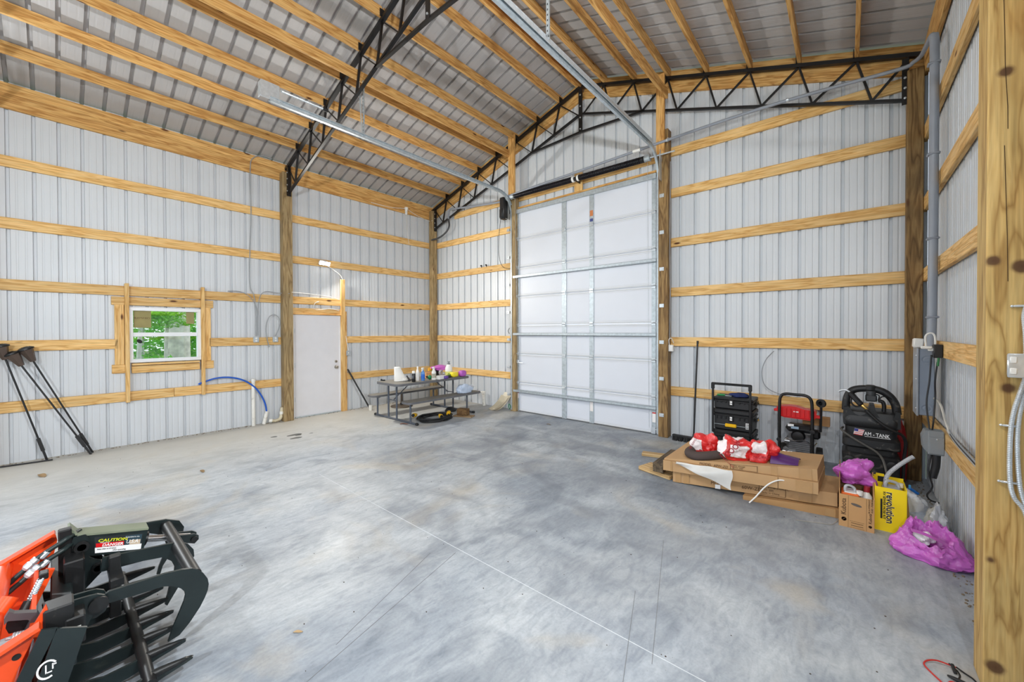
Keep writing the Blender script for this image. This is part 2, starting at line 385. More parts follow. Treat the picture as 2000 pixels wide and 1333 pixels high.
# roof: panels run from ridge to eave
y = YB-.2
while y < .15:
    y1 = min(.2, y+PW)
    for sgn in (0, 1):
        def place(u, d, x, sgn=sgn):
            xx = x if not sgn else 8.54-x; return (xx, u, RZ(x)+d)
        pr = profile(y, y1, -6.557, (), (.021, .017), .0008, .045); mb = MB()
        for (u0, d0), (u1, d1) in zip(pr, pr[1:]):
            i = len(mb.v); mb.v += [place(u0, d0, -.35), place(u1, d1, -.35), place(u1, d1, 4.27), place(u0, d0, 4.27)]; mb.f.append((i, i+1, i+2, i+3)); mb.m.append(0)
        obj('roof_panel', mb, ROOF, ce, smooth=0)
    y += PW
obj('ridge_cap', MB().prism([(-.25, -.075), (0, .008), (.25, -.075), (.25, -.07), (0, .014), (-.25, -.07)], (4.27, YB-.2, RZ(4.27)+.02), (1, 0, 0), (0, 0, 1), (0, -YB+.4, 0)), ROOF, ce, smooth=0)

# ---------------------------------------------------------------- girts, beams, boards
GT = lambda k: -.75+.762*k
GW = .137
def girt(par, a, b, k=None, top=None, mat=None, w_=GW, name='girt'):
    t = GT(k) if top is None else top; z = t-w_/2
    return lumber(name, (a[0], a[1], z), (b[0], b[1], z), .038, w_, mat or PINE, par)
xl, xr_, yg = -.02, 8.516, .02
for k in (2, 3, 4, 5, 6):
    segs = [(YB, -6.8), (-6.8, -3.42), (-3.42, 0)]
    if k == 3: segs = [(YB, -6.8), (-6.8, -5.60), (-4.56, -3.42), (-2.33, 0)]
    if k == 2: segs = [(YB, -6.8), (-6.8, -5.0), (-5.0, -3.42), (-2.33, 0)]
    for a, b in segs: girt(wl, (xl, a+.002), (xl, b-.002), k)
    for a, b in [(YB, -6.8), (-6.8, -3.38), (-3.38, 0)]: girt(wr, (xr_, a+.002), (xr_, b-.002), k)
    girt(wf_, (.0, yg), (2.70, yg), k); girt(wf_, (5.76, yg), (8.45, yg), k)
girt(wf_, (.78, yg), (2.70, yg), top=4.435); girt(wf_, (5.76, yg), (8.45, yg), top=4.456)
for sgn, X0, par in ((0, xl, wl), (1, xr_, wr)):
    for a, b in [(YB, -6.8), (-6.8, -3.4), (-3.4, 0)]:
        lumber('eave_beam', (X0, a+.002, 4.495), (X0, b-.002, 4.495), .038, .185, PINE2, par)
        lumber('eave_beam', (X0, a+.002, 4.655), (X0, b-.002, 4.655), .038, .132, PINE2, par)
# rake boards on the far wall, following the roof
for sgn in (0, 1):
    for off, hh in ((.055, .135), (-.105, .18)):
        P0 = (0.0, LZ(0)+off); P1 = (4.27, LZ(4.27)+off)
        if sgn: P0 = (8.54-P0[0], P0[1]); P1 = (8.54-P1[0], P1[1])
        lumber('rake_board', (P0[0], yg, P0[1]), (P1[0], yg, P1[1]), .038, hh, PINE2, wf_, up=(0, 0, 1))
# posts
GP = 'square treated posts carrying the roof'
def post(x0, x1, y0, y1, zt, label, mat=POST, name='wooden_post'):
    o = lumber(name, ((x0+x1)/2, (y0+y1)/2, 0), ((x0+x1)/2, (y0+y1)/2, zt), abs(y1-y0), abs(x1-x0), mat, None, up=(1, 0, 0), bev=.006)
    return tag(o, label, 'post', GP)
post(0, .14, -3.50, -3.335, 4.53, 'tall treated wooden post between the window wall and the white walk door')
post(0, .14, -.14, 0, 4.60, 'treated wooden corner post behind the picnic table at the left far corner')
post(8.365, 8.495, -.14, 0, 4.46, 'dark brown treated corner post beside the grey breaker panel and fuel tank', POSTD)
post(5.665, 5.812, -.14, 0, 4.70, 'weathered brown post with galvanized clips right of the garage door', POSTD)
post(2.635, 2.775, -.12, 0, 4.40, 'narrow treated post left of the garage door behind its track', POST)
# door lumber
lumber('door_header', (2.70, -.02, 4.14), (5.60, -.02, 4.14), .04, .035, PINE2, wf_)
lumber('spring_board', (2.70, yg, 4.345), (5.66, yg, 4.345), .038, .11, PINE, wf_)
lumber('center_bracket_board', (4.2, -.04, 4.14), (4.2, -.04, 4.47), .04, .16, PINE, wf_, up=(1, 0, 0))
lumber('jamb_board', (2.705, -.14, 4.38), (2.705, -.14, 5.60), .04, .165, PINE2, wf_, up=(1, 0, 0))
lumber('jamb_board', (5.71, -.17, 4.30), (5.71, -.17, 5.53), .04, .125, PINE2, wf_, up=(1, 0, 0))
# floor to track hanger boards (laid under the trusses)
lumber('track_support_board', (2.63, -.16, 5.245), (2.63, -6.7, 5.245), .04, .14, PINE2, ce)
lumber('track_support_board', (5.80, -.16, 5.20), (5.80, -6.7, 5.20), .04, .14, PINE2, ce)
# purlins
PX = [.587, 1.131, 1.668, 2.209, 2.749, 3.294, 3.815, 4.205]
for x in PX:
    for xx in (x, 8.54-x):
        for a, b in ((.0, -3.39), (-3.41, -6.79), (-6.81, YB)):
            lumber('purlin', (xx, a, LZ(x)+.071), (xx, b, LZ(x)+.071), .038, .138, PINE2, ce)
# ---------------------------------------------------------------- foreground post with big knots and a long check
def knotty():
    m = wood('foreground_post_wood', (228, 194, 126), (214, 178, 110), (176, 138, 78), stain=((176, 136, 76), .4), ring=.85, kn=.0)
    nt = m.node_tree; L = nt.links.new; b = nt.nodes['Principled BSDF']; src = b.inputs['Base Color'].links[0].from_socket
    tc = N_(nt, 'ShaderNodeTexCoord'); nz = N_(nt, 'ShaderNodeTexNoise', Scale=14.0, Detail=4.0); L(tc.outputs['Object'], nz.inputs['Vector'])
    col = src
    for z, x, r in ((2.772, 8.407, .021), (1.945, 8.375, .020), (1.913, 8.457, .026), (1.381, 8.419, .019), (.121, 8.393, .026), (.60, 8.376, .008)):
        d = N_(nt, 'ShaderNodeVectorMath', operation='DISTANCE'); d.inputs[1].default_value = (z-2.31, .085, x-8.425); L(tc.outputs['Object'], d.inputs[0])
        a = N_(nt, 'ShaderNodeMath', operation='MULTIPLY_ADD'); L(nz.outputs['Fac'], a.inputs[0]); a.inputs[1].default_value = .022; L(d.outputs['Value'], a.inputs[2])
        rr = ramp(nt, a.outputs[0], [(0, (1, 1, 1, 1)), (r+.007, (.9, .9, .9, 1)), (r+.014, (.35, .35, .35, 1)), (r+.022, (0, 0, 0, 1))])
        col = mixc(nt, col, lin((84, 54, 34)), rr.outputs[0])
    L(col, b.inputs['Base Color']); return m
fp = lumber('wooden_post', (8.425, -3.375, 0), (8.425, -3.375, 4.62), .17, .14, knotty(), None, up=(1, 0, 0), bev=.004)
tag(fp, 'big knotty yellow brown post in the right foreground with flexible metal conduit', 'post', GP)
CRK = M('wood_check', (70, 48, 26), .9, var=0)
def crack(pts):
    mb = MB()
    for (x0, z0), (x1, z1) in zip(pts, pts[1:]): mb.bar((x0, -3.4602, z0), (x1, -3.4602, z1), .0022, .0016, up=(0, 1, 0))
    obj('crack', mb, CRK, fp, smooth=0)
crack([(8.397, 3.15), (8.402, 2.95), (8.404, 2.80), (8.412, 2.62), (8.413, 2.52)]); crack([(8.404, 2.45), (8.409, 2.25), (8.414, 2.05), (8.417, 1.85)])
# flexible metal conduit and outlet box on that post
def ribbed(pts, r, pitch=.008):
    P = sm(pts, 14); mb = MB(); L_ = sum((b-a).length for a, b in zip(P, P[1:])); n = int(L_/(pitch/2)); out = []; d = 0; i = 0; acc = 0
    for k in range(n+1):
        t = k*L_/n
        while i < len(P)-2 and acc+(P[i+1]-P[i]).length < t: acc += (P[i+1]-P[i]).length; i += 1
        s_ = (P[i+1]-P[i]); out.append(P[i]+s_*min(1, max(0, (t-acc)/max(1e-9, s_.length))))
    mb.tube(out, [r*(1.0 if k % 2 else .86) for k in range(len(out))], 9); return mb
tag(obj('metal_conduit', ribbed([(8.462, -3.485, 1.43), (8.447, -3.485, 1.36), (8.432, -3.482, 1.28), (8.424, -3.48, 1.18), (8.423, -3.48, 1.0), (8.434, -3.48, .91), (8.47, -3.48, .83), (8.487, -3.48, .6), (8.487, -3.48, .1)], .0085), GALVB, smooth=0), 'flexible metal conduit on the foreground post, the left one of two', 'conduit', 'metal conduits on the foreground post')
tag(obj('metal_conduit', ribbed([(8.47, -3.476, 1.44), (8.46, -3.474, 1.35), (8.448, -3.474, 1.25), (8.444, -3.474, 1.14), (8.449, -3.474, 1.0), (8.458, -3.474, .92), (8.487, -3.47, .8)], .0085), GALVB, smooth=0), 'flexible metal conduit on the foreground post, the right one of two', 'conduit', 'metal conduits on the foreground post')
tag(obj('metal_conduit', ribbed([(8.466, -3.476, 1.53), (8.463, -3.476, 1.62), (8.459, -3.476, 1.70), (8.47, -3.476, 1.76)], .0085), GALVB, smooth=0), 'short flexible metal conduit rising above the outlet box on the foreground post', 'conduit')
for (x, z) in ((8.428, 1.215), (8.424, .965), (8.456, 1.74)):
    tag(obj('conduit_strap', MB().box((x, -3.469, z), (.05, .012, .010), .003).ball((x-.028, -3.466, z), .006, 8, 5), GALVB), {1.215: 'upper zinc strap below the outlet box', .965: 'lower zinc strap near the bend', 1.74: 'zinc strap above the outlet box'}[z]+' of the foreground post conduits', 'strap', 'straps on the foreground post')
t = thing('outlet_box', 'galvanized outlet box with white outlets on the foreground post', 'outlet', (8.455, -3.49, 1.48))
obj('box', MB().box((8.455, -3.488, 1.483), (.082, .05, .098), .006), GALVB, t)
obj('cover', MB().box((8.452, -3.517, 1.483), (.092, .008, .104), .004), GALVB, t)
for z in (1.507, 1.459): obj('outlet', MB().box((8.422, -3.522, z), (.02, .008, .028), .003), WHITEP, t)

# ---------------------------------------------------------------- steel trusses
def truss(Yc, label):
    t = thing('roof_truss', label, 'truss', (4.27, Yc, 4.62), 0, 'black steel trusses')
    def mir(x, s): return 8.54-x if s else x
    for s in (0, 1):
        e = .05
        obj('top_chord', MB().bar((mir(e, s), Yc, LZ(e)-.025), (4.25 if not s else 4.29, Yc, LZ(4.25)-.025), .055, .045), BLACK, t, 0)
        obj('bottom_chord', MB().bar((mir(.17, s), Yc, LZ(.17)-.515), (mir(4.27, s), Yc, LZ(4.27)-.505), .04, .032), BLACK, t, 0)
        p = MB().box((mir(.165, s), Yc, 4.36), (.012, .07, .52)).box((mir(.19, s), Yc-.03, 4.36), (.05, .008, .50))
        obj('end_plate', p, BLACK, t, 0)
        nb = MB()
        for z in (4.18, 4.29, 4.40, 4.51): obj('bolt', MB().lathe([(.0, .012), (.012, .010), (.012, 0)], (mir(.19, s), Yc-.034, z), (0, -1, 0), 8), GALVB, t)
        prev = .14
        for i, x in enumerate(PX[:7]):
            bx = x-.13; zt, zb = LZ(x)-.05, LZ(bx)-.505
            if bx > .25: obj('web', MB().bar((mir(x, s), Yc, zt), (mir(bx, s), Yc, zb), .022, .03, up=(0, 1, 0)), BLACK, t, 0)
            obj('web', MB().bar((mir(prev+.02, s), Yc, LZ(prev)-.05), (mir(bx if bx > .25 else .5, s), Yc, zb if bx > .25 else LZ(.5)-.5), .024 if s else .016, .016 if not s else .022, up=(0, 1, 0)), BLACK, t, 0)
            obj('purlin_clip', MB().box((mir(x+.03, s), Yc, LZ(x)+.045), (.008, .10, .10)), BLACK, t, 0)
            prev = x
        obj('web', MB().bar((mir(3.83, s), Yc, LZ(3.83)-.05), (mir(4.22, s), Yc, LZ(4.22)-.5), .02, .018, up=(0, 1, 0)), BLACK, t, 0)
    obj('ridge_plate', MB().box((4.27, Yc-.02, 5.56), (.075, .012, .80)), BLACK, t, 0)
    rb = MB()
    for z in (5.22, 5.42, 5.62, 5.82): obj('bolt', MB().lathe([(.0, .012), (.013, .010), (.013, 0)], (4.27, Yc-.026, z), (0, -1, 0), 8), GALVB, t)
    for s in (0, 1): obj('tie_bar', MB().bar((mir(3.12, s), Yc, LZ(3.12)-.50), (4.27, Yc, 5.175), .04, .03), BLACK, t, 0)
    return t
truss(-.07, 'black steel roof truss against the far gable wall above the garage door')
truss(-3.40, 'black steel roof truss standing free above the middle of the floor')
truss(-6.80, 'black steel roof truss overhead nearest the open end of the barn')
post(0, .14, -6.885, -6.715, 4.55, 'treated wooden post on the window wall nearest the open end')
post(8.355, 8.495, -6.885, -6.715, 4.55, 'treated wooden post on the right wall nearest the open end')

# ---------------------------------------------------------------- window
wn = struct('window_1')
def wbx(name, c, d, mat, par=wn, bev=.003): return obj(name, MB().box(c, d, bev), mat, par, 0)
y0, y1, z0, z1 = WIN; F = .05
VIN = M('white_vinyl', (226, 228, 230), .35, var=.02)
for nm, c, d in (('frame_rail', (-.035, (y0+y1)/2, z1-F/2), (.09, y1-y0, F)), ('frame_rail', (-.035, (y0+y1)/2, z0+F/2), (.09, y1-y0, F)),
                 ('frame_stile', (-.035, y0+F/2, (z0+z1)/2), (.09, F, z1-z0-2*F)), ('frame_stile', (-.035, y1-F/2, (z0+z1)/2), (.09, F, z1-z0-2*F)),
                 ('meeting_rail', (-.03, (y0+y1)/2, 1.60), (.05, y1-y0-2*F, .06))): wbx(nm, c, d, VIN)
gm, gnt, gn, gb = nodes('window_glass')
gl = N_(gnt, 'ShaderNodeBsdfGlossy', Roughness=.0); tr_ = N_(gnt, 'ShaderNodeBsdfTransparent'); mx = N_(gnt, 'ShaderNodeMixShader'); mx.inputs[0].default_value = .06
gnt.links.new(tr_.outputs[0], mx.inputs[1]); gnt.links.new(gl.outputs[0], mx.inputs[2]); gnt.links.new(mx.outputs[0], gn['Material Output'].inputs[0])
wbx('pane', (-.055, (y0+y1)/2, 1.79), (.004, y1-y0-2*F, .32), gm, bev=0); wbx('pane', (-.04, (y0+y1)/2, 1.405), (.004, y1-y0-2*F, .33), gm, bev=0)
PAPER = M('brown_paper', (150, 140, 92), .8, var=.12)
pp = tag(obj('window_label', MB().box((-.047, -5.345, 1.825), (.003, .19, .25)), PAPER, smooth=0), 'brown paper label stuck in the upper left corner of the window pane', 'label')
text('CX4 NTOUR', .038, M('brown_ink', (96, 66, 40), .8, var=0), (-.0445, -5.262, 1.83), (0, -1, 0), (0, 0, 1), pp, sxf=.8)
tag(obj('window_label', MB().box((-.047, -4.79, 1.86), (.003, .10, .19)), PAPER, smooth=0), 'narrow paper label in the upper right corner of the window pane', 'label')
tag(obj('window_sticker', MB().lathe([(.036, 0), (.036, .002)], (-.036, -5.38, 1.50), (1, 0, 0), 16, sx=.7), INK), 'small dark round sticker in the lower left of the window pane', 'sticker')
for nm, a, b, t_, w_ in (('window_header_board', (-5.67, 2.085), (-4.50, 2.085), .038, .12), ('window_sill_board', (-5.67, 1.11), (-5.53, 1.11), .038, .125), ('window_sill_board', (-4.62, 1.105), (-4.50, 1.105), .038, .125)):
    lumber(nm, (xl, a[0], a[1]), (xl, b[0], b[1]), t_, w_, PINE, wn)
lumber('window_apron_board', (.005, -5.47, 1.09), (.005, -4.685, 1.09), .038, .10, PINE, wn)
lumber('window_ledge_board', (.0, -5.47, 1.165), (.0, -4.685, 1.165), .06, .03, PINE, wn)
for ya, ybb in ((-5.64, -5.54), (-4.62, -4.535)): lumber('window_side_board', (xl, (ya+ybb)/2, 1.17), (xl, (ya+ybb)/2, 2.03), ybb-ya, .038, PINE, wn, up=(1, 0, 0))
lumber('window_stud', (.032, -5.515, .625), (.032, -5.515, 2.335), .045, .062, PINE, wn, up=(1, 0, 0)); lumber('window_stud', (.032, -4.645, .63), (.032, -4.645, 2.35), .045, .062, PINE, wn, up=(1, 0, 0))

# ---------------------------------------------------------------- walk door
dw = struct('door_1')
obj('door_slab', MB().box((-.045, -2.83, .985), (.045, .86, 1.93), .003), M('door_white', (222, 222, 226), .42, var=.02), dw, 0)
for y in (-3.285, -2.385): obj('frame_stile', MB().box((-.04, y, .98), (.07, .04, 1.96), .003), WHITE, dw, 0)
obj('frame_rail', MB().box((-.04, -2.83, 1.965), (.07, .94, .03), .003), WHITE, dw, 0)
obj('threshold', MB().box((-.03, -2.83, .012), (.09, .86, .024), .003), GALV, dw, 0)
for nm, z, r in (('knob', .915, .03), ('deadbolt', 1.03, .026)):
    obj(nm, MB().lathe([(r*1.1, 0), (r*1.1, .006), (r*.45, .01), (r*.45, .03), (r*.95, .04), (r, .052), (r*.7, .062), (0, .064)] if nm == 'knob' else [(r, 0), (r, .012), (r*.7, .016), (0, .017)], (-.022, -2.475, z), (1, 0, 0), 18), M('satin_nickel_'+nm, (168, 162, 150), .3, .9, var=.03), dw)
for z in (.35, 1.0, 1.65): obj('hinge', MB().box((-.018, -3.262, z), (.012, .02, .09), .002), GALV, dw, 0)
lumber('door_header_board', (xl, -3.33, 2.03), (xl, -2.36, 2.03), .038, .11, PINE, dw); lumber('door_cap_board', (.0, -3.33, 1.968), (.0, -2.36, 1.968), .07, .018, PINE2, dw)
lumber('door_jamb_board', (.02, -2.345, 0), (.02, -2.345, 2.70), .085, .038, PINE, dw, up=(1, 0, 0)); lumber('door_jamb_board', (.0, -2.285, 0), (.0, -2.285, 2.05), .035, .07, PINE2, dw, up=(1, 0, 0))

# ---------------------------------------------------------------- sectional garage door
d2 = struct('door_2'); DY = -.04; DX0, DX1 = 2.725, 5.61; SH = .584
DOORW = M('garage_door_white', (214, 218, 226), .42, var=.015, scale=2); SEAM = M('garage_door_rail', (204, 206, 208), .45, var=.03)
STX = ((2.785, .05), (3.895, .10), (4.465, .085), (5.565, .07))
def stile_mesh(wd):
    m = MB().box((0, -.006, 0), (wd, .012, SH-.012), .002); return m
for k in range(7):
    zc = (k+.5)*SH+.005
    se = obj('door_section', MB().box(((DX0+DX1)/2, DY+.022, zc), (DX1-DX0, .044, SH-.004), .004), DOORW, d2, 0)
    for dz in (SH/2-.028, -SH/2+.022): obj('rail', MB().box(((DX0+DX1)/2, DY-.003, zc+dz), (DX1-DX0-.02, .008, .018), .002).box(((DX0+DX1)/2, DY-.002, zc+dz*.9), (DX1-DX0-.02, .005, .006)), SEAM, se, 0)
    for x, wd in STX:
        so = obj('stile', MB().box((x, DY-.006, zc), (wd, .014, SH-.006), .002), GALV, se, 0)
    if k < 6:
        for x, wd in STX:
            hb = MB().box((x, DY-.02, zc+SH/2), (min(wd, .07), .014, .075), .003).cyl((x-.03, DY-.03, zc+SH/2), (x+.03, DY-.03, zc+SH/2), .009, 8)
            if x > 5.5 or x < 3: hb.cyl((x, DY-.045, zc+SH/2+.01), (x+(.09 if x > 5 else -.09), DY-.045, zc+SH/2+.01), .007, 8).lathe([(.022, -.01), (.022, .01)], (x+(.07 if x > 5 else -.07), DY-.045, zc+SH/2+.01), (1, 0, 0), 12)
            obj('hinge', hb, GALVB, d2)
for z in (2.735, 1.575, .425):
    obj('strut', MB().box(((DX0+DX1)/2, DY-.05, z+.022), (DX1-DX0+.03, .07, .004)).box(((DX0+DX1)/2, DY-.05, z-.022), (DX1-DX0+.03, .07, .004)).box(((DX0+DX1)/2, DY-.083, z), (DX1-DX0+.03, .004, .046)), GALV, d2, 0)
obj('top_strut', MB().box(((DX0+DX1)/2, DY-.02, 4.075), (DX1-DX0, .045, .05), .004).box(((DX0+DX1)/2, DY-.045, 4.045), (DX1-DX0, .006, .06)), GALV, d2, 0)
obj('bottom_seal', MB().box(((DX0+DX1)/2, DY+.02, .012), (DX1-DX0, .05, .024), .004), M('seal_grey', (90, 92, 94), .6), d2, 0)
for x, z, hx, hz, c, nm in ((4.465, 3.70, .06, .10, (196, 120, 70), 'warning_label'), (4.465, 3.58, .06, .05, (60, 70, 130), 'warning_label'), (5.57, .27, .055, .16, (236, 232, 230), 'warning_label'), (4.465, .32, .06, .2, (232, 226, 222), 'warning_label'), (2.785, .33, .04, .12, (236, 226, 226), 'warning_label')):
    lb = obj(nm, MB().box((x, DY-.0145, z), (hx, .002, hz)), M('label_%d' % c[2], c, .5, var=0), d2, 0)
    if c[0] > 230: obj('label_band', MB().box((x, DY-.0158, z+hz*.42), (hx, .001, hz*.12)), RED, lb, 0)
obj('door_latch', MB().box((2.79, DY-.03, 1.02), (.07, .03, .07), .004).cyl((2.79, DY-.04, 1.0), (2.92, DY-.04, .995), .006, 8), GALVB, d2)
for k in range(7):                                              # bottom roller brackets
    pass
obj('bottom_bracket', MB().box((5.565, DY-.02, .06), (.07, .03, .10), .004).cyl((5.565, DY-.03, .08), (5.66, DY-.03, .08), .008, 8), GALVB, d2)

# tracks
def track(x, side, yend, label):
    t = thing('garage_door_track', label, 'track', (x, -.1, 0), 0, 'garage door tracks')
    yv, R_, zh = -.10, .38, 4.40
    def rail(pts, name):
        mb = MB()
        P = [Vector(p) for p in pts]
        for off in ((.0, .0, .028),):
            pass
        n = len(P); prof = [(-.006, -.03), (.026, -.03), (.026, -.024), (0, -.024), (0, .024), (.026, .024), (.026, .03), (-.006, .03)]
        vs = []
        for i, p in enumerate(P):
            tt = (P[min(n-1, i+1)]-P[max(0, i-1)]).normalized(); nrm = Vector((1, 0, 0)).cross(tt)
            for a, b_ in prof: vs.append(p+Vector((-side*a, 0, 0))+nrm*b_)
        m_ = len(prof); fs = [(i*m_+k, i*m_+(k+1) % m_, (i+1)*m_+(k+1) % m_, (i+1)*m_+k) for i in range(n-1) for k in range(m_)]
        fs += [tuple(range(m_))[::-1], tuple((n-1)*m_+k for k in range(m_))]
        mb.raw(vs, fs); obj(name, mb, GALV, t, 0)
    rail([(x, yv, .03), (x, yv, zh-R_)], 'vertical_rail')
    rail([(x, yv-R_+R_*math.cos(a), zh-R_+R_*math.sin(a)) for a in [i*PI/2/10 for i in range(11)]], 'curved_rail')
    rail([(x, yv-R_, zh), (x, yend, zh)], 'horizontal_rail')
    obj('stiffener_angle', MB().box((x+side*.012, (yv-R_+yend)/2, zh+.034), (.065, abs(yend-yv+R_), .004)).box((x+side*.04, (yv-R_+yend)/2, zh+.01), (.004, abs(yend-yv+R_), .05)), GALVB if side > 0 else GALV, t, 0)
    for k in range(9 if side > 0 else 0):
        for q in (-.05, 0, .05):
            obj('slot', MB().box((x+.012, -.9-k*.42+q, zh+.0365), (.012, .03, .0015)), INK, t, 0)
    obj('flag_bracket', MB().box((x+side*.05, -.15, 4.12), (.006, .16, .40), .002).box((x+side*.03, -.065, 4.12), (.05, .006, .36), .002), GALVB, t, 0)
    for i in range(7):
        z = .34+i*.56
        obj('track_bracket', MB().box((x+side*.055, -.146, z), (.07, .006, .055), .002).box((x+side*.024, -.12, z), (.006, .05, .05), .002).lathe([(0, .012), (.01, .01), (.01, 0)], (x+side*.07, -.149, z), (0, -1, 0), 6), GALVB, t)
    return t
tl = track(2.66, -1, -4.50, 'galvanized garage door track on the left, running back under the left roof slope')
trr = track(5.665, 1, -4.62, 'galvanized garage door track on the right with slotted stiffener under the ridge')
def hanger(t, x, y, z0, z1):
    m = MB().bar((x+.015, y, z0), (x+.015, y, z1), .03, .003, up=(0, 1, 0)).bar((x, y+.015, z0), (x, y+.015, z1), .003, .03, up=(0, 1, 0))
    obj('hanger_angle', m, GALV, t, 0); h = MB()
    n = int((z1-z0)/.05)
    for k in range(n): h.box((x+.015, y-.0022, z0+.03+k*.05), (.009, .001, .018))
    obj('hanger_hole', h, INK, t, 0)
hanger(tl, 2.66, -3.33, 4.40, 5.18); obj('hanger_angle', MB().bar((2.62, -3.36, 5.18), (2.655, -3.34, 4.44), .025, .004, up=(0, 1, 0)), GALV, tl, 0)
hanger(trr, 5.69, -3.10, 4.42, 5.16); hanger(trr, 5.72, -3.16, 4.42, 5.16)
obj('end_plate', MB().box((2.66, -4.50, 4.50), (.012, .20, .20), .003).box((2.62, -4.60, 4.50), (.09, .008, .18), .002).box((2.62, -4.43, 4.42), (.10, .12, .012), .002), GALVB, tl, 0)
obj('bumper_spring', MB().tube([(2.70+.014*math.cos(a), -4.40+.56*a/(2*PI*60), 4.53+.014*math.sin(a)) for a in [i*2*PI/8 for i in range(481)]], .003, 4), GALVB, tl)
obj('bumper', MB().cyl((2.70, -3.90, 4.53), (2.70, -3.84, 4.53), .024, 12), RUBBER, tl)

# torsion springs, shaft, opener
t = thing('torsion_spring_shaft', 'long black torsion springs on a shaft above the garage door', 'spring', (4.24, -.2, 4.32))
obj('shaft', MB().cyl((2.58, -.2, 4.335), (5.93, -.2, 4.30), .0125, 12), GALVB, t)
for a, b in ((2.86, 4.16), (4.32, 5.42)):
    n = int((b-a)/.024); obj('spring', MB().tube([(a+(b-a)*i/(n*10), -.2+.043*math.cos(2*PI*i/10), 4.335-.0105*(a-2.58+(b-a)*i/(n*10))+.043*math.sin(2*PI*i/10)) for i in range(n*10+1)], .0105, 5), M('spring_steel', (40, 38, 42), .35, .6, var=.2), t)
    for x in (a-.02, b+.02): obj('winding_cone', MB().lathe([(.03, -.03), (.05, -.02), (.05, .02), (.03, .03)], (x, -.2, 4.335-.0105*(x-2.58)), (1, 0, 0), 16), BLACK, t)
for x in (4.19, 4.29): obj('spring_collar', MB().lathe([(.052, -.018), (.052, .018)], (x, -.2, 4.317), (1, 0, 0), 16), WHITEP, t)
obj('center_bearing', MB().box((4.24, -.12, 4.317), (.012, .16, .10), .003).lathe([(.035, -.03), (.035, .03)], (4.24, -.2, 4.317), (1, 0, 0), 14), BLACK, t)
for x in (2.78, 5.52): obj('cable_drum', MB().lathe([(.05, -.045), (.055, -.04), (.046, -.03), (.046, .03), (.058, .04), (.05, .045)], (x, -.2, 4.335-.0105*(x-2.58)), (1, 0, 0), 18), GALV, t)
obj('bearing_plate', MB().box((5.72, -.14, 4.30), (.006, .16, .16), .002), GALVB, t, 0)
for x in (2.80, 5.50): obj('lift_cable', MB().cyl((x, -.15, 4.33), (x, -.07, .1), .0025, 5), GALV, t)
op = thing('garage_door_opener', 'black wall mounted garage door opener beside the left end of the spring shaft', 'opener', (2.55, -.22, 3.9))
obj('housing', MB().box((2.555, -.22, 4.13), (.12, .15, .44), .02), BLACKP, op); obj('motor_cover', MB().box((2.555, -.30, 4.02), (.09, .03, .18), .012), BLACKP, op); obj('drive_hub', MB().lathe([(.055, -.02), (.055, .03), (.03, .05)], (2.64, -.2, 4.335), (1, 0, 0), 18), GALV, op)
obj('release_cord', MB().tube(sm([(2.5, -.25, 3.92), (2.45, -.25, 3.6), (2.42, -.22, 3.2), (2.46, -.15, 2.97), (2.6, -.06, 2.93), (2.69, -.03, 2.98)]), .005, 6), BLACKP, op)
obj('bracket', MB().box((2.66, -.1, 4.08), (.10, .03, .08), .006), BLACK, op)

# ---------------------------------------------------------------- conduits, wires and boxes
def wire(name, pts, r, mat, label, cat='cable', group=None, n=6, s=6):
    return tag(obj(name, MB().tube(sm(pts, s), r, n), mat), label, cat, group)
wire('grey_conduit', [(8.45, -1.1, 1.46), (8.455, -1.1, 1.9), (8.458, -1.1, 2.6), (8.458, -1.1, 3.4), (8.458, -1.1, 4.1), (8.455, -1.08, 4.26)], .032, GREYPVC, 'thick grey PVC conduit rising from the breaker panel beside the corner post', 'conduit', n=12)
wire('grey_conduit', [(8.455, -1.1, 4.22), (8.452, -1.0, 4.31), (8.446, -.7, 4.37), (8.44, -.4, 4.44), (8.40, -.26, 4.47), (8.30, -.22, 4.46), (7.7, -.2, 4.50), (7.09, -.2, 4.52), (6.4, -.2, 4.51), (5.8, -.2, 4.49), (5.0, -.21, 4.455), (4.0, -.22, 4.41), (2.9, -.23, 4.365), (2.6, -.23, 4.34)], .02, GREYPVC, 'long grey conduit running along the far truss to the garage door opener', 'conduit', n=10)
for x, z in ((5.82, 4.49), (7.3, 4.52)): tag(obj('conduit_clip', MB().lathe([(.026, -.012), (.026, .012)], (x, -.2, z), (1, 0, 0), 12).box((x, -.17, z+.03), (.02, .02, .03)), GALVB), 'small zinc clip on the long grey conduit, '+('near the garage door post' if x < 6 else 'midway to the corner post'), 'clip', 'clips on the grey conduit')
tag(obj('conduit_coupling', MB().lathe([(.026, -.06), (.026, .06)], (5.35, -.205, 4.472), (1, 0, -.03), 12), WHITEP), 'short white coupling on the long grey conduit above the garage door', 'coupling')
for z, nm in ((1.75, 'lowest'), (2.45, 'second from the bottom'), (3.2, 'third from the bottom'), (4.0, 'topmost')): tag(obj('conduit_strap', MB().box((8.455, -1.1, z), (.085, .075, .02), .012), GREYPVC), nm+' grey strap holding the thick vertical conduit to the right wall', 'strap', 'straps of the thick grey conduit')
wire('grey_conduit', [(2.5, -.1, 4.33), (1.8, -.08, 4.40), (1.0, -.08, 4.49), (.74, -.08, 4.52), (.70, -.09, 4.47), (.69, -.1, 4.3)], .022, GREYPVC, 'short grey conduit running from the opener down toward the left far corner', 'conduit', n=10)
wire('black_flexible_conduit', [(.69, -.1, 4.3), (.74, -.12, 4.12), (.68, -.16, 3.98), (.48, -.19, 3.88), (.25, -.2, 3.86), (.145, -.17, 3.87)], .02, M('dark_flex', (66, 68, 72), .5), 'dark flexible conduit curving across the left far corner post', 'conduit', n=10)
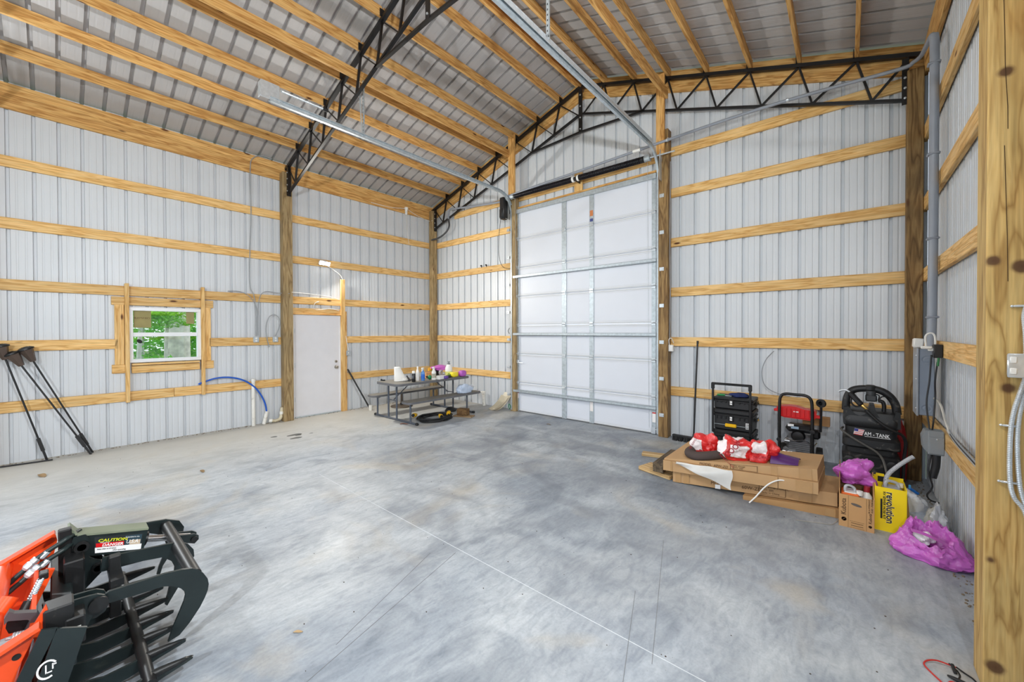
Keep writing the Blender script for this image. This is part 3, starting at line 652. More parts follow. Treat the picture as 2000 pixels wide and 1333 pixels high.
t = thing('light_socket', 'white pull chain light socket hanging under the left eave beam', 'light', (.03, -.82, 4.47))
obj('socket', MB().lathe([(.045, 0), (.045, -.03), (.03, -.05), (.03, -.10), (.0, -.105)], (.035, -.82, 4.53), (0, 0, 1), 14), WHITEP, t); obj('bulb', MB().ball((.035, -.82, 4.40), (.03, .03, .045)), WHITEP, t)
obj('cord', MB().tube(sm([(.035, -.82, 4.36), (.03, -.79, 4.0), (.02, -.74, 3.7)]), .004, 5), WHITEP, t)
wire('white_cable', [(.01, -1.7, 4.44), (.01, -1.2, 4.45), (.02, -.82, 4.50), (.01, -.5, 4.42), (.02, -.15, 4.36), (.16, -.16, 4.35)], .006, WHITEP, 'thin white cable along the lower edge of the left eave beam')
WIRE = M('grey_cable', (150, 154, 158), .5, var=.04)
GWIRE = 'cables on the window wall'
def ebox(y, z, label, nm='outlet_box', x=.0, sw=False):
    t = thing(nm, label, 'outlet', (x, y, z))
    obj('box', MB().box((x+.02, y, z), (.045, .075, .085), .005), GALVB, t, 0); obj('cover', MB().box((x+.045, y, z), (.006, .085, .10), .003), GALV, t, 0)
    if sw: obj('switch', MB().box((x+.055, y, z+.004), (.02, .012, .022), .003), WHITEP, t, 0)
    else:
        for dz in (-.022, .022): obj('outlet', MB().lathe([(.016, 0), (.016, .005), (0, .006)], (x+.047, y, z+dz), (1, 0, 0), 10), WHITEP, t)
ebox(-3.905, 1.50, 'grey outlet box with hanging cables, nearer the window'); ebox(-3.60, 1.50, 'grey outlet box tight against the post beside the walk door'); ebox(-2.245, 1.19, 'small grey light switch box right of the walk door', 'switch_box', sw=True)
wire('grey_cable', [(.01, -3.62, 4.74), (.02, -3.78, 4.74), (.02, -3.92, 4.66), (.02, -3.965, 4.46), (.022, -3.96, 3.6), (.022, -3.985, 2.9), (.022, -3.98, 2.42), (.02, -3.93, 2.28), (.03, -3.90, 2.0), (.04, -3.905, 1.56)], .007, WIRE, 'grey cable dropping from the eave beam to the outlet box nearer the window', group=GWIRE)
wire('grey_cable', [(.01, -4.3, 2.32), (.02, -4.12, 2.32), (.025, -3.97, 2.22), (.03, -3.88, 2.0), (.04, -3.89, 1.56)], .006, WIRE, 'grey cable looping down from the girt left of the outlet boxes', group=GWIRE)
wire('grey_cable', [(.15, -3.40, 2.33), (.03, -3.56, 2.34), (.03, -3.75, 2.35), (.03, -3.84, 2.24), (.04, -3.87, 1.95), (.045, -3.875, 1.57)], .006, WIRE, 'grey cable crossing from the post to the outlet box nearer the window', group=GWIRE)
wire('grey_cable', [(.045, -3.60, 1.56), (.05, -3.545, 1.70), (.05, -3.525, 1.83), (.05, -3.60, 1.94), (.05, -3.70, 1.90), (.05, -3.75, 1.72), (.05, -3.735, 1.5), (.05, -3.70, 1.36)], .007, WIRE, 'grey cable bent in a hook beside the walk door post', group=GWIRE)
wire('white_cable', [(.15, -3.36, 2.36), (.03, -3.0, 2.36), (.03, -2.6, 2.33), (.03, -2.42, 2.28)], .005, WHITEP, 'thin white cable above the header of the walk door')
wire('white_cable', [(.02, -2.42, 2.06), (.03, -2.6, 2.09), (.03, -2.85, 2.06), (.03, -2.93, 2.10), (.04, -2.90, 2.19), (.04, -2.83, 2.22)], .005, WHITEP, 'white cable end curled over the header board of the walk door')
wire('white_cable', [(.05, -2.68, 2.95), (.04, -2.42, 2.80), (.03, -2.36, 2.72), (.03, -2.33, 2.64)], .006, WHITEP, 'cable from the flood lamp to the top of the door jamb board')
wire('white_cable', [(.045, -2.245, 1.24), (.04, -2.27, 1.4), (.03, -2.29, 1.55)], .006, WHITEP, 'short cable entering the light switch box from above')
t = thing('junction_box', 'small white box on the right side of the garage door post', 'box', (5.84, -.09, 1.37)); obj('box', MB().box((5.838, -.085, 1.37), (.075, .05, .10), .006), WHITEP, t, 0)
obj('cord', MB().tube(sm([(5.82, -.10, 1.42), (5.825, -.13, 1.50), (5.86, -.12, 1.52), (5.87, -.06, 1.45)]), .006, 6), WHITEP, t)
wire('thin_grey_cable', [(5.835, -.1, 4.2), (5.835, -.12, 3.0), (5.84, -.12, 2.2), (5.83, -.11, 1.52)], .006, WIRE, 'thin grey cable running down the post right of the garage door')
wire('thin_grey_cable', [(7.144, .0, 1.365), (7.06, -.03, 1.25), (7.015, -.03, 1.10), (7.03, -.03, .94), (7.1, -.03, .85), (7.22, -.03, .80), (7.32, .0, .78)], .006, WIRE, 'thin grey cable hanging in an arc on the far wall above the red machine')
for x in (1.69, 1.84): tag(obj('door_sensor', MB().lathe([(.018, 0), (.02, .012), (.012, .03), (0, .032)], (x, .0, 3.09), (0, -1, 0), 10).box((x, .008, 3.07), (.02, .016, .06), .003), BLACKP), ('left' if x < 1.7 else 'right')+' one of two small black knobs on the far wall left of the garage door', 'fixture', 'black knobs left of the garage door')
tag(obj('dark_cable_stub', MB().tube(sm([(2.52, -.01, 1.70), (2.50, -.03, 1.64), (2.53, -.03, 1.58)]), .006, 6), BLACKP), 'tiny dark cable stub on the metal wall left of the garage door', 'cable')

# breaker panel and what hangs around it
t = thing('breaker_panel', 'tall grey breaker panel on the right wall beside the corner post', 'panel', (8.42, -.98, .87))
obj('cabinet', MB().box((8.424, -.98, 1.165), (.10, .25, .60), .006), PANELG, t, 0); obj('cover', MB().box((8.367, -.98, 1.165), (.014, .27, .615), .004), M('panel_cover', (150, 156, 164), .4), t, 0)
for z in (1.405, 1.19, .925): obj('screw', MB().lathe([(.008, 0), (.006, .006), (0, .006)], (8.36, -1.09, z), (-1, 0, 0), 8), GALVB, t)
for z in (.93, 1.37): obj('knockout', MB().lathe([(.038, 0), (.038, .0025), (.032, .0025), (.03, .001), (.022, .001), (.02, .0025), (.012, .0025), (0, .0025)], (8.424, -1.105, z), (0, -1, 0), 18), PANELG, t)
t = thing('inlet_box', 'grey power inlet box with sloped hood below the breaker panel', 'box', (8.44, -1.4, .58))
obj('box', MB().box((8.447, -1.36, .69), (.095, .13, .20), .006), GREYBOX, t, 0); obj('hood', MB().ypoly([(8.402, .79), (8.402, .60), (8.372, .64), (8.366, .735), (8.385, .79)], -1.36, .12), GREYBOX, t, 0)
obj('cover', MB().box((8.45, -1.43, .67), (.085, .008, .14), .003), GREYBOX, t, 0); obj('latch', MB().lathe([(.007, 0), (.006, .006), (0, .007)], (8.45, -1.434, .725), (0, -1, 0), 8), GALVB, t)
obj('inlet_plug', MB().tube(sm([(8.455, -1.38, .60), (8.452, -1.38, .5), (8.44, -1.38, .43), (8.432, -1.38, .39)]), [.026]*19, 12), BLACKP, t)
t = thing('power_adapter', 'white power adapter on top of the breaker panel', 'adapter', (8.375, -1.0, 1.475)); obj('body', MB().box((8.375, -1.03, 1.517), (.07, .10, .085), .01, Matrix.Rotation(.05, 3, 'Y')), WHITEP, t)
t = thing('charger_box', 'black charger block mounted on the girt right of the breaker panel', 'charger', (8.47, -1.31, 1.4)); obj('housing', MB().box((8.468, -1.28, 1.455), (.055, .09, .115), .006), BLACKP, t); obj('plug', MB().box((8.43, -1.28, 1.47), (.04, .04, .03), .004).box((8.40, -1.30, 1.485), (.07, .03, .025), .006), WHITEP, t)
obj('connector', MB().cyl((8.47, -1.32, 1.40), (8.465, -1.32, 1.33), .008, 8), M('green_plug', (40, 110, 60), .5), t)
wire('white_looped_cable', [(8.40, -1.28, 1.49), (8.395, -1.28, 1.58), (8.425, -1.28, 1.61), (8.45, -1.28, 1.585), (8.455, -1.28, 1.50)], .007, WHITEP, 'white cable looped above the black charger block')
wire('black_cable', [(8.435, -1.25, 1.42), (8.425, -1.25, 1.2), (8.405, -1.28, 1.0), (8.415, -1.35, .80), (8.41, -1.37, .78)], .006, BLACKP, 'black cable hanging from the charger block down to the inlet box, the left one', group='black cables below the charger')
wire('black_cable', [(8.465, -1.3, 1.36), (8.455, -1.28, 1.2), (8.46, -1.25, 1.05), (8.445, -1.3, .87), (8.43, -1.37, .79)], .006, BLACKP, 'black cable hanging from the charger block down to the inlet box, the right one', group='black cables below the charger')
wire('black_cable', [(8.43, -1.36, .60), (8.405, -1.4, .45), (8.43, -1.4, .32), (8.40, -1.4, .24), (8.42, -1.4, .20), (8.47, -1.4, .19)], .006, BLACKP, 'loose black cable dangling under the inlet box')
wire('white_cable', [(8.47, -1.12, 1.03), (8.485, -1.3, 1.0), (8.487, -1.5, .90), (8.487, -1.7, .83)], .009, M('light_cable', (206, 204, 196), .5), 'white cable leaving the side of the breaker panel')
for i, (dz, mt, nm) in enumerate(((0, M('grey_wire_a', (176, 176, 172), .5), 'pale'), (.012, BLACKP, 'black'), (.024, WIRE, 'grey'))):
    wire('cable', [(8.487, -1.55, .84+dz), (8.49, -1.9, .80+dz), (8.487, -2.4, .795+dz), (8.49, -2.9, .785+dz), (8.49, -3.25, .79+dz)], .006, mt, nm+' cable lying along the low girt of the right wall', group='cables along the right wall girt')

# flood lamps: the lit one by the door; others of its kind light the rest of the barn from outside the view, the overhead one added as fill
LAMPW = M('lamp_housing', (216, 216, 214), .4, var=.02)
def emit(name, col, s):
    m = bpy.data.materials.new(name); m.use_nodes = True; n_ = m.node_tree; e = N_(n_, 'ShaderNodeEmission', Strength=s); e.inputs[0].default_value = (*col, 1)
    n_.links.new(e.outputs[0], n_.nodes['Material Output'].inputs[0]); return m
LENS = emit('lamp_lens', (1, .93, .8), 60)
def flood(p, d, power, label, col=(.93, .97, 1.0)):
    p = Vector(p); d = Vector(d).normalized(); sd = d.cross(Vector((0, 0, 1))).normalized(); up = sd.cross(d)
    t = thing('flood_lamp', label, 'lamp', p, 0, 'white twin flood lamps')
    R3 = Matrix((sd, -d, up)).transposed()
    obj('base', MB().box(p+d*.02, (.13, .035, .10), .01, R3), LAMPW, t)
    for k in (-1, 1):
        c = p+d*.07+sd*.062*k
        h = obj('lamp_head', MB().box(c, (.105, .04, .085), .012, R3), LAMPW, t); obj('lens', MB().box(c+d*.021, (.085, .006, .066), 0, R3), LENS, h, 0)
    l = bpy.data.lights.new('flood_light', 'AREA'); l.shape = 'RECTANGLE'; l.size = .22; l.size_y = .07; l.energy = power; l.color = col
    o = bpy.data.objects.new('flood_light', l); C.objects.link(o); o.location = p+d*.11; o.rotation_euler = d.to_track_quat('-Z', 'Y').to_euler()
    o.parent = t; o.matrix_parent_inverse = wm(t).inverted()
flood((.0, -2.74, 3.0), (1, .15, -.30), FP1, 'lit white twin flood lamp on the wall above the walk door', (1, .96, .88))
flood((8.48, -4.9, 3.1), (-1, .0, -.10), FP2, 'lit flood lamp on the right wall just behind the foreground post')
flood((.02, -7.15, 3.0), (1, .15, -.08), FP3, 'lit flood lamp on the window wall behind the camera')
flood((6.9, -5.6, 5.02), (-.25, .45, -1), FP4, 'added unseen fill lamp high under the right roof slope above the camera')  # added lamp out of view, put in to brighten the floor on the right
flood((8.48, -9.0, 3.0), (-1, .3, -.05), FP3*2, 'lit flood lamp on the right wall near the open end')
# ---------------------------------------------------------------- marks on the slab
strip((3.3, -4.234), (8.4, -4.236), .0042, CHALK, 'chalk_line')
for a, b in (((5.69, -4.278), (5.985, -5.5)), ((5.55, -4.40), (5.86, -5.25)), ((6.875, -3.83), (7.10, -4.50)), ((6.80, -3.12), (7.16, -4.30))): strip(a, b, .0028, SAW, 'saw_line')
OIL = M('oil_stain', (92, 94, 92), .5, var=.1)
for x, y, r, q in ((1.235, -3.736, .07, .8), (1.445, -3.79, .055, .9), (1.30, -3.70, .03, 1), (1.119, -3.99, .03, 1.2), (1.33, -3.52, .02, 1)):
    obj('oil_stain', MB().zpoly([(x+r*q*math.cos(a)*(1+.2*math.sin(3*a)), y+r*1.6*math.sin(a)) for a in [i*PI/8 for i in range(16)]], .0002, .0006), OIL, fl, 0)
LEAF = M('dry_leaf', (136, 112, 78), .8, var=.2); CHIP = M('wood_chip', (176, 150, 112), .9, var=.2)
def leaf(x, y, s, a, label, mat=LEAF):
    def f(u, v):
        w_ = math.sin(PI*min(1, max(0, u)))**.7*.4*s; q = Vector((s*(u-.5)*2, (v-.5)*2*w_, .004+.25*s*abs(v-.5)+.12*s*math.sin(u*5))); q.rotate(Matrix.Rotation(a, 3, 'Z')); return q+Vector((x, y, 0))
    mb = MB().grid(f, 8, 4); tag(obj('dry_leaf', mb, mat), label, 'leaf')
leaf(.94, -6.30, .075, .3, 'curled brown leaf on the floor near the leaning torches'); leaf(2.157, -5.083, .05, .1, 'small brown leaf alone on the pale floor in front of the window')
leaf(1.97, -2.21, .07, 1.0, 'reddish brown leaf at the foot of the picnic table', M('red_leaf', (142, 86, 62), .8)); leaf(3.93, -.6, .04, .4, 'tiny dry leaf on the floor before the garage door')
leaf(5.622, -5.346, .025, .9, 'tan wood chip on the floor beside the grapple', CHIP)
rnd = random.Random(3); mb = MB()
for k in range(260):
    x, y = rnd.uniform(.6, 8.2), rnd.uniform(-6, -.3); s = rnd.uniform(.002, .006); mb.ball((x, y, .001), (s, s*.7, s*.5), 5, 3)
o = obj('floor_crumbs', mb, M('crumbs', (70, 60, 50), .9), smooth=0); o['kind'] = 'stuff'
mb = MB()
for k in range(900):
    q = rnd.random(); y = -10*rnd.random(); s = rnd.uniform(.003, .010)
    x = 8.42+rnd.random()*.08 if q < .45 else rnd.uniform(.0, .06)
    mb.ball((x, y, s*.2), (s, s*1.3, s*.6), 5, 3)
o = obj('wall_debris', mb, M('debris', (122, 108, 90), .95), smooth=0); o['kind'] = 'stuff'

# ---------------------------------------------------------------- rock grapple on the loader, lower left
DG = M('grapple_black_paint', (26, 36, 37), .36, 0, var=.25, scale=5, spec=.5, dirt=((70, 74, 68), .66, .4)); DG2 = M('grapple_worn_steel', (34, 35, 36), .42, .3, var=.3, scale=9, dirt=((96, 90, 82), .66, .4))
ga = thing('grapple', 'black rock grapple with long tines and curved upper claws on the floor', 'grapple', (4.95, -6.1, 0))
TX = [4.407+.1565*i for i in range(8)]
for i, x in enumerate(TX):
    ti = obj('tine', MB().xpoly([(-6.24, .03), (-6.25, .16), (-6.16, .115), (-6.06, .085), (-5.97, .088), (-5.90, .098), (-5.80, .092), (-5.773, .083), (-5.776, .074), (-5.80, .068), (-5.88, .054), (-5.98, .03), (-6.08, .022), (-6.2, .02)], x, .014), DG, ga, 0)
    obj('tine_tip', MB().lathe([(.017, 0), (.018, .03), (.013, .09), (.006, .145), (0, .155)], (x, -5.925, .088), (0, 1, -.03), 10), DG2, ti)
obj('cross_rod', MB().cyl((4.36, -5.93, .082), (5.56, -5.93, .082), .024, 14), DG2, ga)
near = [(-6.11, .34), (-6.10, .385), (-6.054, .42), (-6.038, .429), (-5.839, .419), (-5.774, .408), (-5.733, .396), (-5.705, .375), (-5.685, .346), (-5.668, .31), (-5.664, .28), (-5.668, .25), (-5.680, .218), (-5.702, .176), (-5.745, .118), (-5.787, .076), (-5.832, .067), (-5.812, .13), (-5.785, .195), (-5.768, .24), (-5.762, .268), (-5.766, .292), (-5.780, .314), (-5.805, .338), (-5.845, .357), (-6.038, .375), (-6.05, .345), (-6.08, .33)]
mid = [(-6.04, .36), (-6.034, .42), (-5.715, .375), (-5.675, .345), (-5.648, .30), (-5.645, .26), (-5.665, .21), (-5.70, .14), (-5.758, .045), (-5.773, .02), (-5.784, .034), (-5.764, .122), (-5.742, .19), (-5.738, .235), (-5.752, .275), (-5.79, .315), (-5.949, .345)]
far = [(-6.06, .37), (-6.05, .425), (-5.867, .415), (-5.72, .393), (-5.654, .360), (-5.63, .31), (-5.638, .256), (-5.662, .212), (-5.708, .146), (-5.741, .093), (-5.754, .045), (-5.772, .05), (-5.76, .10), (-5.733, .175), (-5.722, .225), (-5.735, .275), (-5.765, .312), (-5.814, .34)]
for nm, pl, x in (('upper_claw', near, 5.27), ('upper_claw', mid, 4.83), ('upper_claw', far, 4.45)): obj(nm, MB().xpoly(pl, x, .016), DG, ga, 0)
obj('claw_tube', MB().cyl((4.45, -5.722, .352), (5.27, -5.722, .352), .031, 18), DG2, ga)
obj('claw_brace', MB().bar((4.46, -5.99, .33), (5.0, -5.99, .33), .05, .035), DG2, ga, 0)
obj('claw_brace_post', MB().box((4.86, -5.99, .26), (.05, .045, .33), .004), DG2, ga, 0)
obj('guard_arm', MB().bar((4.80, -6.04, .365), (4.80, -5.74, .338), .06, .045), DG, ga, 0)
# pivot lugs and pins
for x in (5.245, 5.297): obj('pivot_lug', MB().xpoly([(-6.19, .46), (-6.10, .452), (-6.076, .448), (-6.052, .432), (-6.044, .41), (-6.048, .388), (-6.064, .372), (-6.09, .36), (-6.118, .30), (-6.19, .30)], x, .012), DG, ga, 0)
obj('pivot_pin', MB().cyl((5.225, -6.072, .403), (5.315, -6.072, .403), .022, 16).cyl((5.302, -6.072, .403), (5.318, -6.072, .403), .033, 16), DG2, ga)
for x in (4.57, 4.67): obj('tower_plate', MB().xpoly([(-6.16, .20), (-6.165, .42), (-6.135, .515), (-6.09, .515), (-6.077, .49), (-6.078, .385), (-6.055, .36), (-6.028, .342), (-6.016, .315), (-6.022, .285), (-6.045, .262), (-6.094, .21)], x, .014), DG, ga, 0)
for y, z, r in ((-6.045, .312, .027), (-6.105, .455, .03)): obj('pivot_pin', MB().cyl((4.55, y, z), (4.70, y, z), r*.6, 14).cyl((4.679, y, z), (4.70, y, z), r, 16), DG2, ga)
# frame
obj('upper_beam', MB().box((4.88, -6.18, .285), (1.10, .075, .09), .006), DG, ga, 0); obj('lower_beam', MB().box((4.88, -6.24, .08), (1.10, .06, .07), .006), DG, ga, 0)
obj('frame_column', MB().box((4.74, -6.135, .30), (.13, .075, .27), .006), DG2, ga, 0); obj('frame_column', MB().box((4.66, -6.165, .42), (.05, .05, .30), .006), DG2, ga, 0)
obj('corner_box', MB().box((5.35, -6.19, .42), (.10, .085, .15), .006), DG2, ga, 0); obj('corner_box', MB().box((5.35, -6.145, .37), (.11, .06, .12), .006), DG2, ga, 0)
st = obj('sticker', MB().box((5.408, -6.142, .375), (.002, .026, .03)), WHITEP, ga, 0); obj('print', MB().box((5.4095, -6.142, .375), (.001, .019, .021)), M('sticker_print', (196, 196, 192), .6, var=.3, scale=200), st, 0)
s1 = obj('side_plate', MB().xpoly([(-6.197, .437), (-6.113, .395), (-6.169, .196), (-6.20, .02), (-6.29, .02), (-6.249, .251)], 5.45, .012), DG, ga, 0); obj('side_plate', MB().xpoly([(-6.236, .453), (-6.194, .437), (-6.265, .262), (-6.33, .02), (-6.37, .02), (-6.302, .285)], 5.45, .012), DG, ga, 0)
lg = MB(); cy, cz = -6.222, .287
pts = [(5.4575, cy+.026*math.cos(a), cz+.034*math.sin(a)) for a in [.6+i*4.6/14 for i in range(15)]]; lg.tube(pts, .0035, 5)
lg.box((5.457, cy-.004, cz+.002), (.002, .004, .034)).box((5.457, cy+.004, cz-.013), (.002, .016, .004)).box((5.457, cy+.014, cz+.006), (.002, .004, .022)).box((5.457, cy+.019, cz+.012), (.002, .010, .004)); obj('white_emblem', lg, WINK, s1, 0)
# hydraulic cylinder under its guard
cy_ = obj('cylinder_guard', MB().xpoly([(-6.12, .51), (-5.835, .437), (-5.856, .322), (-6.078, .386), (-6.12, .39)], 4.665, .012).xpoly([(-6.12, .51), (-5.835, .437), (-5.856, .322), (-6.078, .386), (-6.12, .39)], 4.565, .012), DG, ga, 0)
obj('guard_top', MB().bar((4.615, -6.12, .518), (4.615, -5.832, .444), .115, .010).bar((4.615, -6.121, .52), (4.615, -6.15, .565), .10, .010), M('guard_top_olive', (120, 128, 108), .5, var=.12), ga, 0)
obj('cylinder_barrel', MB().cyl((4.615, -6.09, .45), (4.615, -5.86, .375), .034, 18), BLACK, ga); obj('cylinder_gland', MB().cyl((4.615, -5.87, .378), (4.615, -5.835, .367), .040, 18), BLACK, ga)
obj('cylinder_rod', MB().cyl((4.615, -5.84, .368), (4.615, -5.63, .298), .02, 16), CHROME, ga)
for x in (4.585, 4.645): obj('clevis', MB().xpoly([(-5.73, .33), (-5.70, .34), (-5.61, .318), (-5.588, .30), (-5.588, .275), (-5.61, .255), (-5.68, .29), (-5.72, .31)], x, .014), DG, ga, 0)
obj('clevis_pin', MB().cyl((4.565, -5.612, .287), (4.668, -5.612, .287), .018, 14), DG2, ga)
# warning decal on the guard
XL = 4.6715
def YZ(u, v):                                                   # point on the guard: u along the cylinder (0..1), v up (0..1)
    a = Vector((-6.055, .388)); b = Vector((-5.868, .332)); c_ = Vector((-6.055, .486)); d = Vector((-5.855, .433)); p = a.lerp(b, u); q = c_.lerp(d, u); return p.lerp(q, v)
def dq(u0, v0, u1, v1, mat, e, nm):
    P = [YZ(u0, v0), YZ(u1, v0), YZ(u1, v1), YZ(u0, v1)]; return obj(nm, MB().xpoly([tuple(p) for p in P], XL+e, .0008), mat, cy_, 0)
dq(.0, .05, 1, .95, M('decal_dark', (40, 44, 46), .4, var=0), 0, 'decal'); dq(.0, .05, 1, .36, WINK, .001, 'decal'); dq(.02, .38, .60, .60, RED, .001, 'decal'); dq(.62, .38, .98, .90, M('decal_blue', (44, 64, 74), .4, var=.2), .001, 'decal'); dq(.72, .36, .96, .62, M('decal_sand', (190, 172, 150), .5, var=.1), .0016, 'decal')
xd = Vector((0, YZ(1, 0)[0]-YZ(0, 0)[0], YZ(1, 0)[1]-YZ(0, 0)[1])); yd = Vector((0, 0, 1))-xd.normalized()*xd.normalized().z
def dtx(s, u, v, size, mat, **k): p = YZ(u, v); return text(s, size, mat, (XL+.0022, p[0], p[1]), xd, yd, cy_, **k)
dtx('CAUTION', .06, .68, .021, M('decal_yellow', (206, 210, 40), .5, var=0), sxf=1.3, bold=.0006); dtx('DANGER', .14, .41, .021, WINK, sxf=1.05, bold=.0004); dtx('U.S.A', .64, .46, .028, WINK, sxf=.85); dtx('keep clear at all times', .04, .24, .009, INK); dtx('when operating', .36, .12, .009, INK); dtx('read manual', .1, .61, .008, WINK)
dtx('Assembled in the', .62, .78, .010, WINK, sxf=.9)
# orange quick attach frame of the loader
lo = thing('loader_frame', 'orange loader quick attach frame holding the black grapple', 'loader', (4.9, -6.35, 0))
def op_(yz, x, t_=.012, nm='plate', mat=ORANGE): return obj(nm, MB().xpoly(yz, x, t_), mat, lo, 0)
op_([(-6.75, .24), (-6.355, .428), (-6.20, .521), (-6.192, .47), (-6.205, .40), (-6.284, .17), (-6.30, .03), (-6.45, .03), (-6.75, .08)], 4.52, nm='side_plate')
obj('flange', MB().bar((4.545, -6.75, .245), (4.545, -6.20, .525), .06, .012), ORANGE, lo, 0)
op_([(-6.75, .22), (-6.351, .395), (-6.246, .437), (-6.296, .313), (-6.36, .03), (-6.50, .03), (-6.75, .10)], 5.40, nm='side_plate')
obj('flange', MB().bar((5.43, -6.75, .235), (5.43, -6.24, .462), .055, .012), ORANGE, lo, 0)
op_([(-6.256, .38), (-6.262, .44), (-6.224, .515), (-6.214, .47), (-6.236, .38)], 5.38, .02, 'hook')
obj('plate_hole', MB().lathe([(.012, 0), (.012, .002), (0, .002)], (5.4065, -6.30, .36), (1, 0, 0), 14), INK, lo)
obj('back_plate', MB().bar((4.94, -6.262, .42), (4.94, -6.33, .06), .86, .014, up=(0, 1, 0)), ORANGE, lo, 0)
obj('cross_tube', MB().cyl((4.5, -6.38, .40), (5.42, -6.38, .40), .036, 18), ORANGE, lo); obj('lift_arm', MB().bar((4.66, -6.40, .36), (4.66, -7.3, .62), .07, .11, bev=.008), ORANGE, lo, 0); obj('lift_arm', MB().bar((5.24, -6.42, .30), (5.24, -7.3, .5), .07, .11, bev=.008), ORANGE, lo, 0)
obj('mounting_tube', MB().cyl((5.05, -6.33, .455), (5.12, -6.42, .33), .030, 16), ORANGE, lo); obj('red_rib', MB().bar((4.90, -6.215, .47), (4.90, -6.29, .28), .02, .03, up=(0, 1, 0)), ORANGE, lo, 0)
lt = obj('latch_lever', MB().xpoly([(-6.335, .475), (-6.322, .50), (-6.309, .485), (-6.25, .457), (-6.243, .437), (-6.262, .392), (-6.275, .380), (-6.285, .39), (-6.268, .43), (-6.275, .44), (-6.325, .462), (-6.335, .45)], 5.28, .03), M('latch_steel', (98, 96, 100), .4, .5, var=.15), lo, 0)
obj('latch_plate', MB().xpoly([(-6.334, .416), (-6.328, .46), (-6.27, .44), (-6.262, .40), (-6.275, .378), (-6.326, .388)], 5.24, .02), BLACK, lo, 0)
obj('latch_spring', MB().tube([Vector((5.30, -6.315, .392)).lerp(Vector((5.30, -6.262, .38)), i/70)+Vector((0, .004, .014))*math.sin(i*PI/5)+Vector((.014, 0, 0))*math.cos(i*PI/5) for i in range(71)], .0042, 5).cyl((5.30, -6.332, .395), (5.30, -6.25, .377), .006, 8), GALVB, lo)
obj('latch_spring', MB().tube([Vector((4.98, -6.24, .475)).lerp(Vector((5.02, -6.275, .40)), i/90)+Vector((0, .012, .006))*math.sin(i*PI/5)+Vector((.012, 0, 0))*math.cos(i*PI/5) for i in range(91)], .004, 5).cyl((4.98, -6.235, .487), (5.03, -6.282, .385), .006, 8), GALV, lo)
obj('lock_pin', MB().cyl((5.03, -6.275, .40), (5.07, -6.31, .33), .022, 14), DG2, lo); obj('lock_block', MB().box((4.97, -6.235, .478), (.05, .03, .03), .004), DG2, lo, 0)
HOSE = M('hydraulic_hose', (30, 42, 42), .45, var=.1)
for k, pts in enumerate(([(4.60, -6.11, .52), (4.68, -6.15, .525), (4.7, -6.182, .512), (4.7, -6.265, .462), (4.7, -6.323, .405), (4.7, -6.40, .362), (4.7, -6.7, .33)], [(4.62, -6.12, .482), (4.70, -6.16, .478), (4.72, -6.187, .47), (4.73, -6.257, .432), (4.74, -6.327, .372), (4.75, -6.40, .34), (4.75, -6.7, .3)])):
    h = tag(obj('hydraulic_hose', MB().tube(sm(pts, 8), .0115, 10), HOSE), ('upper' if k == 0 else 'lower')+' black hydraulic hose feeding the grapple cylinder', 'hose', 'hydraulic hoses of the grapple')
    p, q = Vector(pts[3]), Vector(pts[4]); d = (q-p).normalized(); obj('hose_fitting', MB().lathe([(.013, -.02), (.017, -.016), (.017, 0), (.014, .004), (.019, .01), (.019, .03), (.013, .04)], p+d*.012, d, 6), GALVB, h, 0)
    obj('hose_fitting', MB().lathe([(.013, 0), (.015, .004), (.015, .03), (.012, .036)], Vector(pts[2])+(p-Vector(pts[2]))*.5, d, 8), GALV, h, 0)

# ---------------------------------------------------------------- torches leaning on the left wall
BRZ = M('torch_bronze', (84, 70, 62), .45, .2, var=.15); PANE = M('torch_pane', (70, 58, 52), .3, var=.1)
def torch(foot, head, label, sz=1.0):
    f, h = Vector(foot), Vector(head); d = (h-f).normalized(); t = thing('solar_torch', label, 'torch', f, 0, 'solar torches leaning on the wall')
    obj('pole', MB().cyl(f, h, .0095, 10), BLACK, t); obj('ground_stake', MB().bar(f+d*.13, f+d*.30, .034, .034).bar(f, f+d*.15, .022, .022), BLACK, t, 0)
    s = sz; obj('shade', MB().lathe([(.024*s, -.01), (.030*s, .0), (.062*s, .135*s), (.064*s, .145*s)], h, d, 6), BRZ, t, 0)
    obj('cap', MB().lathe([(.064*s, .145*s), (.076*s, .15*s), (.074*s, .165*s), (.045*s, .182*s), (0, .186*s)], h, d, 18), BLACK, t); obj('solar_panel', MB().lathe([(.03, .186*s), (.03, .189*s), (0, .189*s)], h, d, 12), INK, t)
torch((.10, -6.27, 0), (.10, -6.585, 1.315), 'solar torch leaning on the wall at the left edge of the photo')
torch((.19, -5.889, 0), (.11, -6.465, 1.23), 'solar torch leaning on the wall, middle one of the three'); torch((.10, -5.87, 0), (.10, -6.372, 1.28), 'solar torch leaning on the wall, nearest the window')
t = thing('torch_rod', 'black rod lying on the floor below the leaning torches', 'rod', (.15, -6.4, 0)); obj('rod', MB().cyl((.10, -6.75, .01), (.187, -6.222, .01), .0095, 10), BLACK, t); obj('stake', MB().bar((.125, -6.56, .008), (.145, -6.42, .008), .026, .006), BLACK, t, 0)
